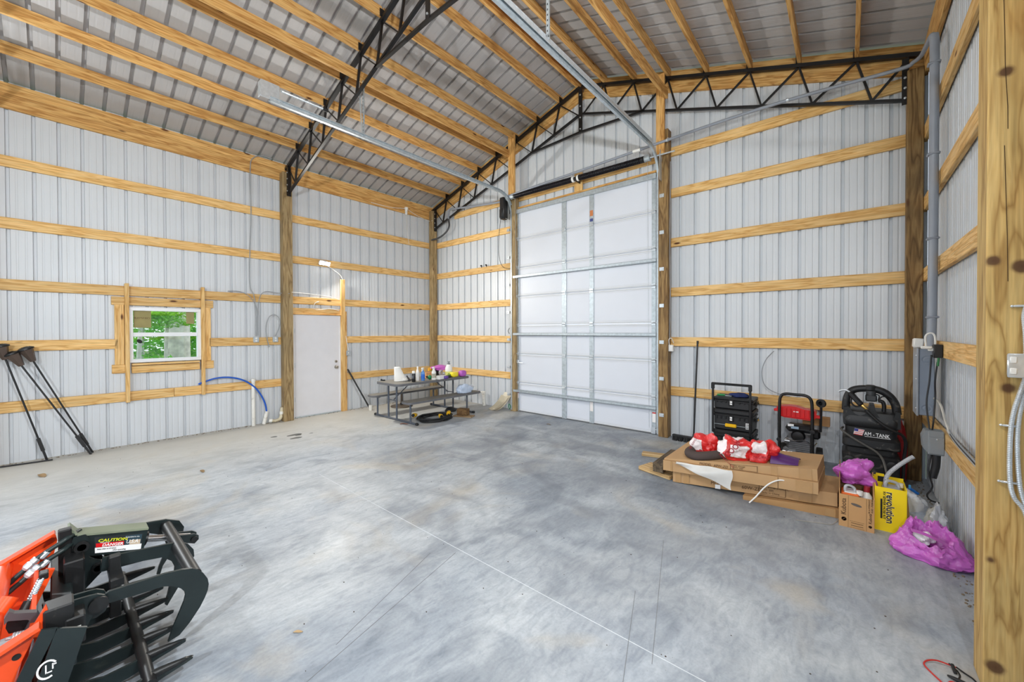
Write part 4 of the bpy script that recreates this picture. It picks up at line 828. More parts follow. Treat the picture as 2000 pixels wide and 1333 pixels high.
# pipes and blue tubing at the left wall
t = thing('pvc_pipe', 'white PVC pipe standing upright at the wall beside the blue tubing', 'pipe', (.05, -3.955, 0)); obj('pipe', MB().cyl((.04, -3.955, 0), (.04, -3.955, .79), .028, 16), PVC, t); obj('cap', MB().lathe([(.034, 0), (.034, .045), (.02, .05), (0, .05)], (.04, -3.955, .77), (0, 0, 1), 16), PVC, t)
wire('blue_tubing', [(.0, -4.70, .80), (.03, -4.64, .83), (.05, -4.50, .875), (.06, -4.35, .882), (.06, -4.2, .85), (.06, -4.06, .78), (.06, -3.93, .66), (.05, -3.83, .50), (.04, -3.77, .34), (.035, -3.75, .20)], .0135, BLUE, 'blue water tubing arching along the wall from the window into a white pipe', 'tubing', n=10)
t = thing('pvc_sleeve', 'short white PVC sleeve leaning at the wall with blue tubing in it', 'pipe', (.05, -3.76, 0)); obj('sleeve', MB().tube([(.05, -3.80, 0), (.045, -3.75, .22)], .03, 16), PVC, t)
t = thing('pvc_elbow', 'white and yellowed PVC elbow pipe at the foot of the post', 'pipe', (.06, -3.6, 0)); obj('elbow', MB().tube(sm([(.07, -3.70, .05), (.08, -3.62, .035), (.08, -3.55, .06), (.07, -3.525, .12), (.065, -3.515, .20), (.065, -3.51, .26)], 8), .028, 14), M('old_pvc', (206, 196, 168), .4, var=.08, dirt=((150, 128, 92), .5, .6)), t)
for p, d in (((.07, -3.70, .05), (.3, 1, -.2)), ((.067, -3.52, .16), (0, .1, 1))): obj('coupling', MB().lathe([(.034, -.025), (.034, .025)], p, d, 14), PVC, t)
# prop bar
tag(obj('prop_bar', MB().cyl((.06, -2.27, .86), (.33, -1.94, .04), .016, 12), BLACK), 'black metal pole leaning against the walk door frame into a white cup', 'pole')
t = thing('white_cup', 'white plastic cup at the foot of the leaning black pole', 'cup', (.36, -1.93, 0)); obj('cup', MB().lathe([(.038, 0), (.040, .01), (.042, .10), (.036, .10), (.034, .02), (0, .018)], (.36, -1.93, 0), (0, 0, 1), 18), PVC, t)
# ---------------------------------------------------------------- picnic table
TBL = M('table_grey_plastic', (98, 99, 102), .55, var=.08, scale=9); TBT = M('table_top_speckle', (122, 119, 112), .6, var=.1, scale=40); TST = M('table_steel', (84, 90, 100), .4, .2, var=.08)
def rrect(x0, x1, y0, y1, r, n=6):
    out = []
    for cx, cy, a0 in ((x1-r, y1-r, 0), (x0+r, y1-r, PI/2), (x0+r, y0+r, PI), (x1-r, y0+r, 1.5*PI)):
        out += [(cx+r*math.cos(a0+i*PI/2/n), cy+r*math.sin(a0+i*PI/2/n)) for i in range(n+1)]
    return out
pt = thing('picnic_table', 'grey folding picnic table with two attached benches in the left far corner', 'table', (1.6, -1.45, 0))
obj('table_top', MB().zpoly(rrect(1.25, 1.985, -2.35, -.62, .10), .672, .04), [TBL], pt, 40); obj('top_surface', MB().zpoly(rrect(1.265, 1.97, -2.335, -.635, .09), .712, .002), TBT, pt, 0)
for x0, x1 in ((.78, 1.06), (1.925, 2.21)):
    b = obj('bench', MB().zpoly(rrect(x0, x1, -2.27, -.51, .09), .372, .034), TBL, pt, 40); obj('bench_surface', MB().zpoly(rrect(x0+.012, x1-.012, -2.258, -.522, .08), .406, .002), TBT, b, 0)
    for k in range(3): obj('groove', MB().box(((x0+x1)/2, -2.2+.45+k*.42, .4085), (x1-x0-.06, .012, .001)), TBL, b, 0)
for y in (-2.12, -.77):
    obj('skid', MB().cyl((.88, y, .02), (2.22, y, .02), .019, 12), TST, pt)
    for x in (1.335, 1.605): obj('leg', MB().cyl((x, y, .02), (x, y, .675), .0175, 12), TST, pt)
    for x in (.95, 2.03): obj('bench_leg', MB().cyl((x, y, .02), (x, y, .375), .0175, 12), TST, pt); obj('bracket', MB().box((x+.02, y, .362), (.09, .05, .016), .003), TST, pt, 0)
    for x in (.88, 2.22): obj('foot_cap', MB().box((x, y, .022), (.06, .05, .044), .012), RUBBER, pt)
    s = 1 if y < -1.5 else -1
    obj('brace', MB().cyl((1.47, y+s*.02, .36), (1.47, y+s*.42, .665), .009, 8), TST, pt); obj('brace_bar', MB().cyl((1.335, y, .36), (1.605, y, .36), .009, 8), TST, pt)
TZ = .715
# things on the table
PAPERW = M('paper_towel', (238, 237, 232), .85, var=.04, bump=.15, bscale=90)
t = thing('paper_towel_roll', 'white paper towel roll with a loose flared sheet on the picnic table', 'paper towel', (1.55, -2.06, TZ)); obj('roll', MB().lathe([(.02, 0), (.054, 0), (.056, .005), (.056, .255), (.053, .26), (.02, .26), (.02, .25)], (1.55, -2.07, TZ), (0, 0, 1), 22), PAPERW, t)
obj('loose_sheet', MB().grid(lambda u, v: (1.55+.057*math.cos(-1.2+2.4*u)+(1-v)*.05*u*1.2, -2.07+.057*math.sin(-1.2+2.4*u)+(1-v)*.10*u, TZ+.003+v*.25), 10, 8), PAPERW, t)
def facets(seed, amp):                                          # crumpled sheet: flat facets meeting in creases
    R_ = random.Random(seed*17+3); F = []
    for i in range(64):
        z = R_.uniform(-1, 1); a = R_.uniform(0, 2*PI); q = math.sqrt(1-z*z); F.append((Vector((q*math.cos(a), q*math.sin(a), z)), R_.uniform(1-.42*amp, 1+.5*amp)))
    def fn(d):
        w_ = d+Vector((noise.noise(d*2.2+Vector((seed, 0, 0))), noise.noise(d*2.2+Vector((0, seed, 0))), noise.noise(d*2.2+Vector((0, 0, seed)))))*.35; w_.normalize()
        r = min(h/max(.05, w_.dot(n_)) for n_, h in F); return min(1.5, r)*(1+amp*.5*noise.noise(d*1.7+Vector((seed, seed, 0)))+.10*amp*noise.noise(d*6))
    return fn
def crumple(name, c, s, mat, label, cat, seed=0, amp=.3, nu=44, nv=30, fl=.0, grp=None, parent=None):
    c = Vector(c); s = Vector(s)
    fn = facets(seed, amp)
    mb = MB().ball((0, 0, 0), s, nu, nv, fn=fn); mb.v = [(c.x+x, c.y+y, c.z+max(z, -s.z*.55)+s.z*.55) for x, y, z in mb.v]
    o = obj(name, mb, mat, parent, smooth=32)
    return tag(o, label, cat, grp) if label else o
crumple('paper_wad', (1.63, -1.965, TZ), (.06, .055, .035), PAPERW, 'crumpled white paper beside the paper towel roll', 'paper', 1, .5)
t = thing('small_clamp', 'small black clip alone at the near end of the picnic table', 'clip', (1.31, -2.22, TZ)); obj('body', MB().box((1.31, -2.22, TZ+.012), (.09, .03, .022), .006, Matrix.Rotation(.5, 3, 'Z')), BLACKP, t); obj('jaw', MB().box((1.285, -2.235, TZ+.026), (.03, .024, .02), .006), BLACKP, t)
t = thing('spring_clamp', 'black plastic clamp standing between the paper towel and spray can', 'clamp', (1.72, -1.93, TZ)); obj('handle', MB().bar((1.735, -1.915, TZ+.004), (1.685, -1.96, TZ+.10), .03, .018), BLACKP, t, 0); obj('jaw', MB().bar((1.70, -1.94, TZ+.012), (1.78, -1.87, TZ+.03), .028, .02), BLACKP, t, 0); obj('pad', MB().ball((1.785, -1.866, TZ+.026), .016, 8, 6), BLACKP, t)
t = thing('spray_can', 'black aerosol spray can with a white cap on the table edge', 'spray can', (1.89, -1.95, TZ)); obj('can', MB().lathe([(.031, 0), (.033, .004), (.033, .145), (.026, .158)], (1.89, -1.95, TZ), (0, 0, 1), 20), BLACK, t); obj('cap', MB().lathe([(.028, .156), (.028, .195), (.022, .20), (0, .20)], (1.89, -1.95, TZ), (0, 0, 1), 18), WHITEP, t); obj('label', MB().box((1.905, -1.98, TZ+.09), (.024, .004, .05), 0, Matrix.Rotation(.5, 3, 'Z')), M('can_label', (96, 100, 110), .5), t, 0)
def bottle(nm, x, y, h, r, mat, label, cap, capm, trigger=False, lab=None, cat='bottle'):
    t = thing(nm, label, cat, (x, y, TZ)); obj('body', MB().lathe([(r*.95, 0), (r, .006), (r, h*.55), (r*.9, h*.66), (r*.42, h*.8), (r*.4, h*.86)], (x, y, TZ), (0, 0, 1), 20), mat, t)
    if trigger:
        obj('spray_head', MB().lathe([(r*.46, h*.84), (r*.46, h*.92)], (x, y, TZ), (0, 0, 1), 14).box((x+.01, y-.012, TZ+h*.96), (.032, .07, .03), .006, Matrix.Rotation(.5, 3, 'Z')), capm, t); obj('trigger', MB().bar((x+.02, y-.03, TZ+h*.93), (x+.028, y-.045, TZ+h*.76), .012, .008), capm, t, 0)
    else: obj('cap', MB().lathe([(cap, h*.84), (cap, h*.97), (cap*.7, h), (0, h)], (x, y, TZ), (0, 0, 1), 14), capm, t)
    if lab: obj('label', MB().lathe([(r*1.02, h*.14), (r*1.02, h*.50)], (x, y, TZ), (0, 0, 1), 20), lab, t)
    return t
bottle('tall_white_bottle', 1.775, -1.78, .265, .03, WHITEP, 'tall slim white bottle behind the blue spray cleaner', .014, WHITEP)
WBLUE = M('cleaner_blue', (90, 150, 220), .2, var=.1, trans=.3)
bottle('spray_cleaner', 1.85, -1.715, .235, .036, WBLUE, 'blue and white spray cleaner bottle on the picnic table', 0, WHITEP, True, M('blue_label', (40, 104, 200), .5, var=.25, scale=60))
t = thing('tan_box', 'small tan orange carton behind the green bottle on the table', 'carton', (1.62, -1.4, TZ)); obj('carton', MB().box((1.60, -1.42, TZ+.055), (.10, .13, .11), .004), M('tan_carton', (222, 160, 104), .7), t, 0); obj('lid_flap', MB().box((1.60, -1.42, TZ+.113), (.105, .135, .006), .001), M('tan_carton2', (206, 142, 88), .7), t, 0)
t = thing('green_bottle', 'round dark green bottle lying on the picnic table', 'bottle', (1.81, -1.53, TZ)); obj('body', MB().ball((1.81, -1.53, TZ+.042), (.042, .042, .042)), M('green_plastic', (14, 120, 76), .3), t); obj('neck', MB().cyl((1.80, -1.56, TZ+.05), (1.79, -1.60, TZ+.055), .014, 10), BLACKP, t)
bottle('white_spray_bottle', 1.90, -1.50, .235, .042, WHITEP, 'white spray bottle with a printed round label beside the green bottle', 0, WHITEP, True, M('grey_label', (170, 166, 148), .5, var=.3, scale=60))
t = thing('tape_box', 'low white box with purple print at the middle of the table edge', 'box', (1.93, -1.33, TZ)); obj('box', MB().box((1.93, -1.35, TZ+.035), (.09, .20, .07), .004, Matrix.Rotation(.2, 3, 'Z')), WHITEP, t, 0); obj('print', MB().box((1.985, -1.27, TZ+.03), (.06, .07, .05), .003, Matrix.Rotation(.2, 3, 'Z')), M('purple_print', (96, 66, 150), .5), t, 0)
t = thing('tape_roll', 'dark grey roll of tape standing on the white box', 'tape', (1.88, -1.34, TZ+.07)); obj('roll', MB().lathe([(.03, -.02), (.05, -.02), (.05, .02), (.03, .02), (.03, -.02)], (1.885, -1.32, TZ+.12), (1, .4, 0), 22), M('tape_grey', (150, 146, 150), .4), t); obj('core', MB().lathe([(.024, -.02), (.03, -.02), (.03, .02), (.024, .02), (.024, -.02)], (1.885, -1.32, TZ+.12), (1, .4, 0), 22), M('tape_core', (186, 168, 140), .8), t)
t = thing('glove_bundle', 'black and green work glove lying on the table edge', 'glove', (1.87, -1.08, TZ)); crumple('palm', (1.87, -1.12, TZ), (.05, .07, .03), M('black_glove', (36, 40, 34), .7), None, None, 4, .4, parent=t); crumple('cuff', (1.82, -1.05, TZ), (.04, .05, .05), M('green_glove', (120, 150, 44), .7), None, None, 5, .4, parent=t)
t = thing('yellow_pack', 'yellow soft pack lying at the far end of the table', 'pack', (1.86, -.95, TZ)); obj('pack', MB().ball((1.86, -.96, TZ+.05), (.062, .085, .05), 26, 16, fn=lambda d: (abs(d.x)**4+abs(d.y)**4+abs(d.z)**4)**-.25*(1+.07*noise.noise(d*4))), M('yellow_wrap', (236, 216, 40), .35, coat=.3), t)
PINKB = M('pink_plastic_bag', (190, 92, 184), .28, var=.14, scale=9, bump=.6, bscale=34, spec=.6, coat=.25)
tag(obj('purple_pack', MB().ball((1.93, -.80, TZ+.062), (.06, .075, .062), 26, 16, fn=lambda d: (abs(d.x)**4+abs(d.y)**4+abs(d.z)**4)**-.25*(1+.09*noise.noise(d*5))), M('purple_wrap', (172, 84, 178), .35, coat=.3), smooth=60), 'purple soft pack on the far end of the picnic table', 'pack')
t = thing('pump_sprayer', 'white pump sprayer half full of yellow liquid on the table', 'sprayer', (1.70, -1.0, TZ)); obj('tank', MB().lathe([(.07, 0), (.075, .01), (.075, .13), (.072, .18), (.04, .235), (.03, .245)], (1.72, -.98, TZ), (0, 0, 1), 22), WHITEP, t); obj('liquid', MB().lathe([(.0755, .008), (.0762, .02), (.0762, .105), (.0755, .108)], (1.72, -.98, TZ), (0, 0, 1), 22), M('yellow_liquid', (206, 206, 120), .3), t)
obj('pump_handle', MB().lathe([(.03, .245), (.03, .265), (.012, .268), (.012, .30)], (1.72, -.98, TZ), (0, 0, 1), 14).box((1.72, -.98, TZ+.30), (.06, .02, .016), .004), M('pump_grey', (110, 116, 116), .4), t)
t = thing('black_bucket', 'black pot under the purple bag on the picnic table', 'pot', (1.5, -1.08, TZ)); obj('pot', MB().lathe([(.075, 0), (.105, .13), (.11, .135), (.10, .135), (.07, .01), (0, .01)], (1.50, -1.08, TZ), (0, 0, 1), 22), BLACKP, t)
crumple('purple_bag', (1.47, -1.0, TZ+.125), (.15, .20, .065), PINKB, 'purple plastic bag bunched on top of the black pot', 'bag', 8, .35)
t = thing('yellow_ribbon', 'bit of yellow wrapper sticking out beside the purple bag', 'wrapper', (1.38, -1.17, TZ+.13)); crumple('wrapper', (1.40, -1.20, TZ+.115), (.05, .05, .05), M('yellow_orange', (232, 170, 40), .5), None, None, 9, .5, parent=t)
CLEARW = M('white_plastic_bag', (226, 230, 236), .25, var=.04, bump=.6, bscale=34, spec=.6, coat=.3)
BLUISH = M('bluish_plastic_bag', (184, 198, 218), .25, var=.1, scale=14, bump=.6, bscale=34, spec=.6, coat=.3)
crumple('white_bag', (2.08, -.86, .408), (.10, .20, .115), BLUISH, 'white and pale blue plastic bag sitting on the near bench', 'bag', 11, .42)
# under and around the table
t = thing('umbrella_base', 'round brown umbrella stand behind the picnic table', 'stand', (.50, -1.28, 0)); obj('base', MB().lathe([(.23, 0), (.235, .012), (.225, .022), (.08, .034), (.03, .036)], (.50, -1.28, 0), (0, 0, 1), 28), M('umbrella_brown', (92, 80, 66), .5, var=.15), t); obj('tube', MB().cyl((.50, -1.28, .03), (.50, -1.28, .34), .024, 14), M('umbrella_brown2', (84, 74, 64), .5, var=.15), t); obj('collar', MB().lathe([(.035, 0), (.035, .05)], (.50, -1.28, .03), (0, 0, 1), 14), BLACKP, t)
t = thing('extension_cord', 'coiled black extension cord with yellow plugs on the floor under the table', 'cord', (2.08, -1.62, 0)); R0 = random.Random(5); pts = []
for i in range(150):
    a = i*2*PI/24; r = .235+.03*math.sin(i*.37)+.012*R0.random(); pts.append((2.07+r*math.cos(a)*1.05, -1.62+r*math.sin(a)*1.25, .014+.012*(i//24)*.8+.01*abs(math.sin(i*.5))))
obj('cable', MB().tube(sm(pts, 2), .0125, 8), RUBBER, t)
for p, d in (((1.86, -1.90, .10), (.25, -.5, .05)), ((2.16, -1.37, .085), (-.3, .4, .05)), ((2.21, -1.60, .085), (.5, -.2, -.02))):
    d = Vector(d).normalized(); obj('plug', MB().lathe([(.012, -.06), (.024, -.05), (.036, .0), (.040, .05), (.036, .07), (0, .07)], p, d, 14), YELLOW, t); obj('plug_face', MB().lathe([(.03, .071), (.03, .082), (0, .082)], p, d, 14), RUBBER, t)
t = thing('wooden_block', 'short brown timber block on a thin board under the bench end', 'block', (2.28, -1.1, .022)); obj('block', MB().box((2.27, -1.09, .085), (.21, .13, .125), .004, Matrix.Rotation(.35, 3, 'Z')), wood('block_wood', (126, 98, 62), (112, 84, 52), (84, 60, 38)), t, 0)
tag(lumber('thin_board', (2.12, -1.17, .011), (2.48, -1.03, .011), .17, .022, wood('board_wood', (186, 158, 120), (170, 140, 104), (140, 112, 82))), 'thin pale board on the floor beneath the timber block', 'board')
t = thing('black_dish', 'small black plastic dome on the floor under the bench', 'dish', (1.72, -.94, 0)); obj('dome', MB().lathe([(.12, 0), (.12, .012), (.10, .05), (.06, .085), (0, .095)], (1.72, -.94, 0), (0, 0, 1), 20, sx=.9), RUBBER, t)
t = thing('pvc_stub', 'white PVC stub rising from the floor at the far wall', 'pipe', (1.81, -.06, 0)); obj('pipe', MB().tube([(1.82, -.06, 0), (1.80, -.06, .28)], .033, 16), PVC, t); obj('fitting', MB().lathe([(.042, 0), (.042, .05), (.03, .06), (0, .06)], (1.799, -.06, .25), (-.05, 0, 1), 16).cyl((1.78, -.08, .29), (1.74, -.12, .30), .018, 10), PVC, t)
CREAM = M('cream_liner', (226, 218, 198), .7, var=.06)
def liner(x0, x1, hh, o_, ph):
    return lambda u, v: (x0+(x1-x0)*u+.14*v*(.5+.5*v), -.03-o_-.26*(1-v)**1.5*(1 if u < 9 else 0), .012+hh*v**1.6+.012*math.sin(u*7+ph))
t = thing('folded_liner', 'folded cream plastic sheet bent against the far wall beside the garage door', 'sheet', (2.35, -.1, 0)); obj('outer_sheet', MB().grid(liner(2.24, 2.46, .33, .0, 0), 8, 10), CREAM, t); obj('inner_sheet', MB().grid(liner(2.20, 2.42, .27, .05, 1), 8, 10), M('cream_liner2', (196, 186, 162), .7), t)
tag(obj('green_wire_end', MB().tube(sm([(2.62, -.14, .03), (2.66, -.15, .10), (2.62, -.15, .14), (2.60, -.15, .06)]), .008, 6), M('green_tie', (20, 120, 80), .5)), 'small green tie at the floor beside the left track', 'tie')
# ---------------------------------------------------------------- push broom
t = thing('push_broom', 'black push broom standing against the far wall right of the garage door', 'broom', (6.05, -.17, 0))
obj('handle', MB().cyl((6.205, -.03, 1.475), (6.19, -.165, .085), .012, 12).cyl((6.205, -.03, 1.44), (6.205, -.028, 1.485), .0145, 12), BLACK, t); obj('brush_block', MB().box((6.05, -.17, .075), (.31, .06, .025), .005), BLACKP, t, 0)
br = MB()
for i in range(34):
    for j in range(4):
        x = 5.905+.29*i/33; y = -.195+.05*j/3; br.bar((x, y, .065), (x+(-.012 if i < 17 else .012)*rnd.random(), y+(-.02 if j < 2 else .015)*rnd.random(), .0), .005, .005)
o = obj('bristles', br, RUBBER, t, 0); o['kind'] = 'stuff'
obj('socket', MB().lathe([(.022, 0), (.018, .05)], (6.192, -.165, .08), (.01, .1, 1), 12), BLACKP, t)

# ---------------------------------------------------------------- rolling tool box stack
TB = M('toolbox_black', (32, 33, 35), .5, var=.12, dirt=((70, 68, 64), .66, .4)); TBD = M('toolbox_dark', (22, 22, 24), .5, var=.1)
def toolbox(name, z0, z1, label, latch=False, emb=True):
    t = thing(name, label, 'tool box', (6.745, -.29, z0), 0, 'stacked black tool boxes'); x0, x1, yf, yb = 6.515, 6.985, -.475, -.10; h = z1-z0
    obj('body', MB().box(((x0+x1)/2, (yf+yb)/2, z0+h*.40), (x1-x0-.03, yb-yf-.03, h*.8), .014), TB, t, 0); obj('lid', MB().box(((x0+x1)/2, (yf+yb)/2, z1-h*.11), (x1-x0, yb-yf, h*.22), .012), TB, t, 0)
    obj('rim', MB().box(((x0+x1)/2, (yf+yb)/2, z0+h*.70), (x1-x0-.006, yb-yf-.006, .022), .005), TBD, t, 0)
    for i in range(8):
        x = x0+.05+(x1-x0-.10)*i/7
        if abs(x-6.75) > .05: obj('rib', MB().box((x, yf+.012, z0+h*.60), (.018, .018, h*.16), .004), TBD, t, 0)
    if emb:
        e = obj('emblem_pad', MB().box((6.735, yf+.006, z0+h*.58), (.06, .016, min(.08, h*.55)), .006), TBD, t, 0)
        for dz in (-.016, .012): obj('emblem', MB().box((6.735, yf-.003, z0+h*.58+dz), (.026, .003, .018 if dz < 0 else .024), .001), WINK, e, 0)
    if latch:
        obj('latch', MB().box((6.735, yf-.014, z0+h*.26), (.13, .03, .042), .006), YELLOW, t, 0); obj('bar', MB().cyl((x0+.02, yf-.004, z0+h*.26), (x1-.02, yf-.004, z0+h*.26), .004, 6), GALV, t)
        s = obj('sticker', MB().box((6.92, yf+.012, z0+h*.30), (.04, .004, .075), 0), WINK, t, 0)
        for k in range(5): obj('print', MB().box((6.92, yf+.0095, z0+h*.30-.026+k*.013), (.03, .001, .005+.002*(k % 2)), 0), INK, s, 0)
    for z in (z0+h*.5,): obj('side_latch', MB().box((x1+.002, -.26, z), (.016, .10, .05), .005).box((x1+.012, -.20, z+.02), (.008, .03, .014), .002), TBD if not latch else TB, t, 0)
    obj('side_tab', MB().box((x1+.008, -.16, z0+h*.45), (.012, .05, .018), .003), YELLOW if latch else TBD, t, 0)
    return t
toolbox('tool_box', .605, .755, 'shallow black tool box, topmost of the rolling stack'); toolbox('tool_box', .33, .60, 'black tool box with a yellow front latch in the middle of the stack', True)
b3 = toolbox('tool_box', .06, .325, 'black wheeled tool box at the bottom of the stack', emb=False)
obj('drawer', MB().box((6.75, -.475, .27), (.40, .03, .05), .006).box((6.75, -.49, .285), (.38, .02, .012), .004), TBD, b3, 0)
for x in (6.55, 6.95): obj('wheel', MB().lathe([(.03, -.025), (.06, -.025), (.06, .025), (.03, .025)], (x, -.10, .06), (1, 0, 0), 20), RUBBER, b3)
for x in (6.57, 6.93): obj('foot', MB().box((x, -.42, .035), (.06, .06, .07), .006), TBD, b3, 0)
for x in (6.525, 6.955): obj('handle_post', MB().box((x, -.50, .60), (.026, .02, .62), .004).box((x, -.50, .90), (.04, .03, .07), .006), BLACK, b3, 0)
obj('handle_grip', MB().box((6.74, -.50, .935), (.47, .034, .03), .01), BLACK, b3, 0)
crumple('work_gloves', (6.80, -.30, .757), (.13, .09, .035), M('blue_rag', (26, 42, 92), .8, var=.3, scale=12), 'dark blue work gloves lying on top of the tool box stack', 'gloves', 14, .5)
t = thing('green_trowel', 'small green handled tool lying on the tool box stack', 'trowel', (6.60, -.36, .757)); obj('handle', MB().cyl((6.55, -.38, .772), (6.64, -.36, .772), .014, 10), M('green_tool', (20, 130, 60), .4), t); obj('blade', MB().box((6.68, -.35, .764), (.08, .04, .006), .002), GALV, t, 0)

# ---------------------------------------------------------------- gas pressure washer
t = thing('pressure_washer', 'gas pressure washer with black roll bar and red plastic hood by the far wall', 'pressure washer', (7.43, -.35, 0))
obj('frame', MB().tube(sm([(7.265, -.50, .04), (7.262, -.50, .45), (7.262, -.50, .74), (7.275, -.50, .84), (7.32, -.50, .875), (7.42, -.50, .876), (7.51, -.50, .873), (7.56, -.50, .835), (7.575, -.50, .74), (7.578, -.50, .45), (7.58, -.50, .04)], 6), .0165, 12), BLACK, t)
obj('base_frame', MB().tube([(7.265, -.50, .05), (7.265, -.14, .05), (7.58, -.14, .05), (7.58, -.50, .05)], .015, 10).box((7.42, -.33, .075), (.32, .36, .012), .003), BLACK, t)
for z in (.33, .47): obj('knob', MB().lathe([(.014, 0), (.014, .03), (.024, .03), (.024, .045), (0, .046)], (7.262 if z < .4 else 7.58, -.52, z), (0, -1, 0), 8), BLACKP, t)
hd = obj('red_hood', MB().prism([(7.225, .70), (7.25, .605), (7.30, .585), (7.55, .578), (7.60, .60), (7.615, .665), (7.60, .695), (7.50, .70), (7.42, .722), (7.36, .725), (7.28, .715)], (0, -.46, 0), (1, 0, 0), (0, 0, 1), (0, .16, 0)), RED, t, 0)
for k in range(7): obj('rib', MB().box((7.285+k*.043, -.464, .648), (.007, .012, .10), .002), RED, hd, 0)
obj('rail', MB().box((7.42, -.464, .60), (.32, .012, .012), .003), RED, hd, 0); obj('clip', MB().box((7.225, -.44, .665), (.05, .05, .03), .006).box((7.625, -.44, .63), (.05, .05, .035), .006), RED, hd, 0); obj('print', MB().box((7.42, -.4605, .665), (.05, .002, .012), 0), WINK, hd, 0)
eng = obj('engine_block', MB().box((7.45, -.34, .26), (.25, .20, .22), .02), M('engine_alu', (120, 122, 126), .35, .7, var=.2, scale=20), t, 0)
for k in range(7): obj('cooling_fin', MB().box((7.45, -.43, .20+k*.022), (.20, .03, .008), .001), M('fin', (150, 152, 156), .35, .8), eng, 0)
obj('fuel_tank', MB().box((7.45, -.36, .46), (.27, .20, .085), .035), BLACKP, t, 0); obj('recoil_cover', MB().lathe([(.02, -.03), (.055, -.025), (.07, 0), (.07, .03)], (7.44, -.45, .375), (0, 1, 0), 24), BLACK, t)
obj('engine_label', MB().box((7.41, -.463, .475), (.075, .004, .028), 0), M('engine_lab', (150, 172, 190), .4), t, 0); obj('warning_sticker', MB().box((7.37, -.463, .50), (.06, .004, .03), 0), WINK, t, 0)
obj('muffler', MB().box((7.60, -.33, .40), (.09, .12, .10), .02), BLACK, t, 0); obj('carburetor', MB().box((7.34, -.40, .30), (.07, .07, .07), .01).cyl((7.31, -.44, .30), (7.36, -.44, .30), .028, 14), CHROME, t, 0)
obj('pump', MB().box((7.36, -.40, .17), (.14, .10, .09), .015).cyl((7.29, -.45, .17), (7.42, -.45, .17), .024, 12).cyl((7.33, -.47, .20), (7.33, -.42, .20), .02, 10), M('pump_alu', (176, 178, 182), .3, .8, var=.15), t, 0)
for x, z in ((7.52, .17), (7.50, .30), (7.55, .24)): obj('bolt', MB().lathe([(.012, 0), (.012, .014), (0, .015)], (x, -.425, z), (0, -1, 0), 6), CHROME, t)
obj('throttle_linkage', MB().tube(sm([(7.32, -.45, .34), (7.40, -.47, .32), (7.50, -.47, .34), (7.58, -.46, .29), (7.62, -.45, .33)]), .006, 6), CHROME, t)
for x in (7.30, 7.60): obj('wheel', MB().lathe([(.04, -.03), (.105, -.03), (.11, 0), (.105, .03), (.04, .03)], (x+(.03 if x > 7.5 else -.02), -.20, .11), (1, 0, 0), 22), RUBBER, t)
obj('white_tag', MB().box((7.583, -.517, .14), (.022, .003, .08), 0), WINK, t, 0)
gh = obj('gun_holder', MB().lathe([(.022, -.012), (.048, -.012), (.048, .012), (.022, .012), (.022, -.012)], (7.655, -.47, .795), (-.5, -1, 0), 20, sy=1.0).bar((7.655, -.46, .75), (7.65, -.44, .46), .022, .022), BLACK, t)
t = thing('small_carton', 'small brown carton standing on the machine behind the red hood', 'carton', (7.66, -.25, .45)); CBD = M('carton_brown', (166, 124, 80), .75, var=.08); obj('carton', MB().box((7.60, -.22, .545), (.26, .12, .10), .003), CBD, t, 0); obj('tape', MB().box((7.60, -.22, .5955), (.262, .03, .001)), M('carton_tape', (186, 150, 106), .3), t, 0)

# ---------------------------------------------------------------- black portable fuel tank
TK = M('tank_black', (27, 28, 30), .5, var=.2, scale=6, dirt=((120, 114, 106), .60, .55))
t = thing('fuel_tank', 'black plastic portable fuel tank with a flag sticker and a nozzle in the corner', 'tank', (8.07, -.42, 0))
def sect(z, hx, y0, y1, r=.06): return [(x, y, z) for x, y in rrect(8.072-hx, 8.072+hx, y0, y1, r, 5)]
def loft(secs):
    n = len(secs[0]); mb = MB(); fs = [(i*n+k, i*n+(k+1) % n, (i+1)*n+(k+1) % n, (i+1)*n+k) for i in range(len(secs)-1) for k in range(n)]
    fs += [tuple(range(n))[::-1], tuple((len(secs)-1)*n+k for k in range(n))]; return mb.raw([p for s in secs for p in s], fs)
YF, YK = -.62, -.24
lv = [(.0, .19, .03), (.02, .225, .0), (.20, .228, -.0), (.30, .232, -.012), (.315, .222, 0), (.325, .205, .025), (.375, .205, .025), (.385, .222, 0), (.40, .230, -.012), (.475, .228, -.008), (.49, .215, .012), (.505, .205, .028), (.595, .205, .028), (.61, .218, .008), (.63, .222, .0), (.68, .225, .0), (.76, .222, .03), (.775, .20, .06)]
obj('tank_body', loft([sect(z, hx, YF+d, YK-d*.5) for z, hx, d in lv]), TK, t, 35)
yoke = [(7.853, .62), (7.85, .72), (7.853, .80), (7.89, .81), (7.912, .775), (7.95, .735), (7.99, .722), (8.03, .745), (8.055, .80), (8.065, .85), (8.10, .85), (8.11, .79), (8.13, .735), (8.17, .70), (8.215, .70), (8.25, .735), (8.262, .80), (8.296, .79), (8.298, .70), (8.297, .62)]
obj('yoke', MB().ypoly(yoke, -.52, .17), TK, t, 30)
obj('handle_arch', MB().tube(sm([(7.872, -.52, .76), (7.876, -.52, .86), (7.90, -.52, .945), (7.945, -.52, .99), (8.02, -.52, 1.008), (8.10, -.52, 1.008), (8.17, -.52, .985), (8.225, -.52, .935), (8.262, -.52, .86), (8.276, -.52, .76)], 6), [.036]*55, 14), TK, t)
obj('filler_cap', MB().lathe([(.05, 0), (.05, .04), (.03, .05), (0, .05)], (8.07, -.52, 1.0), (0, 0, 1), 20), TK, t)
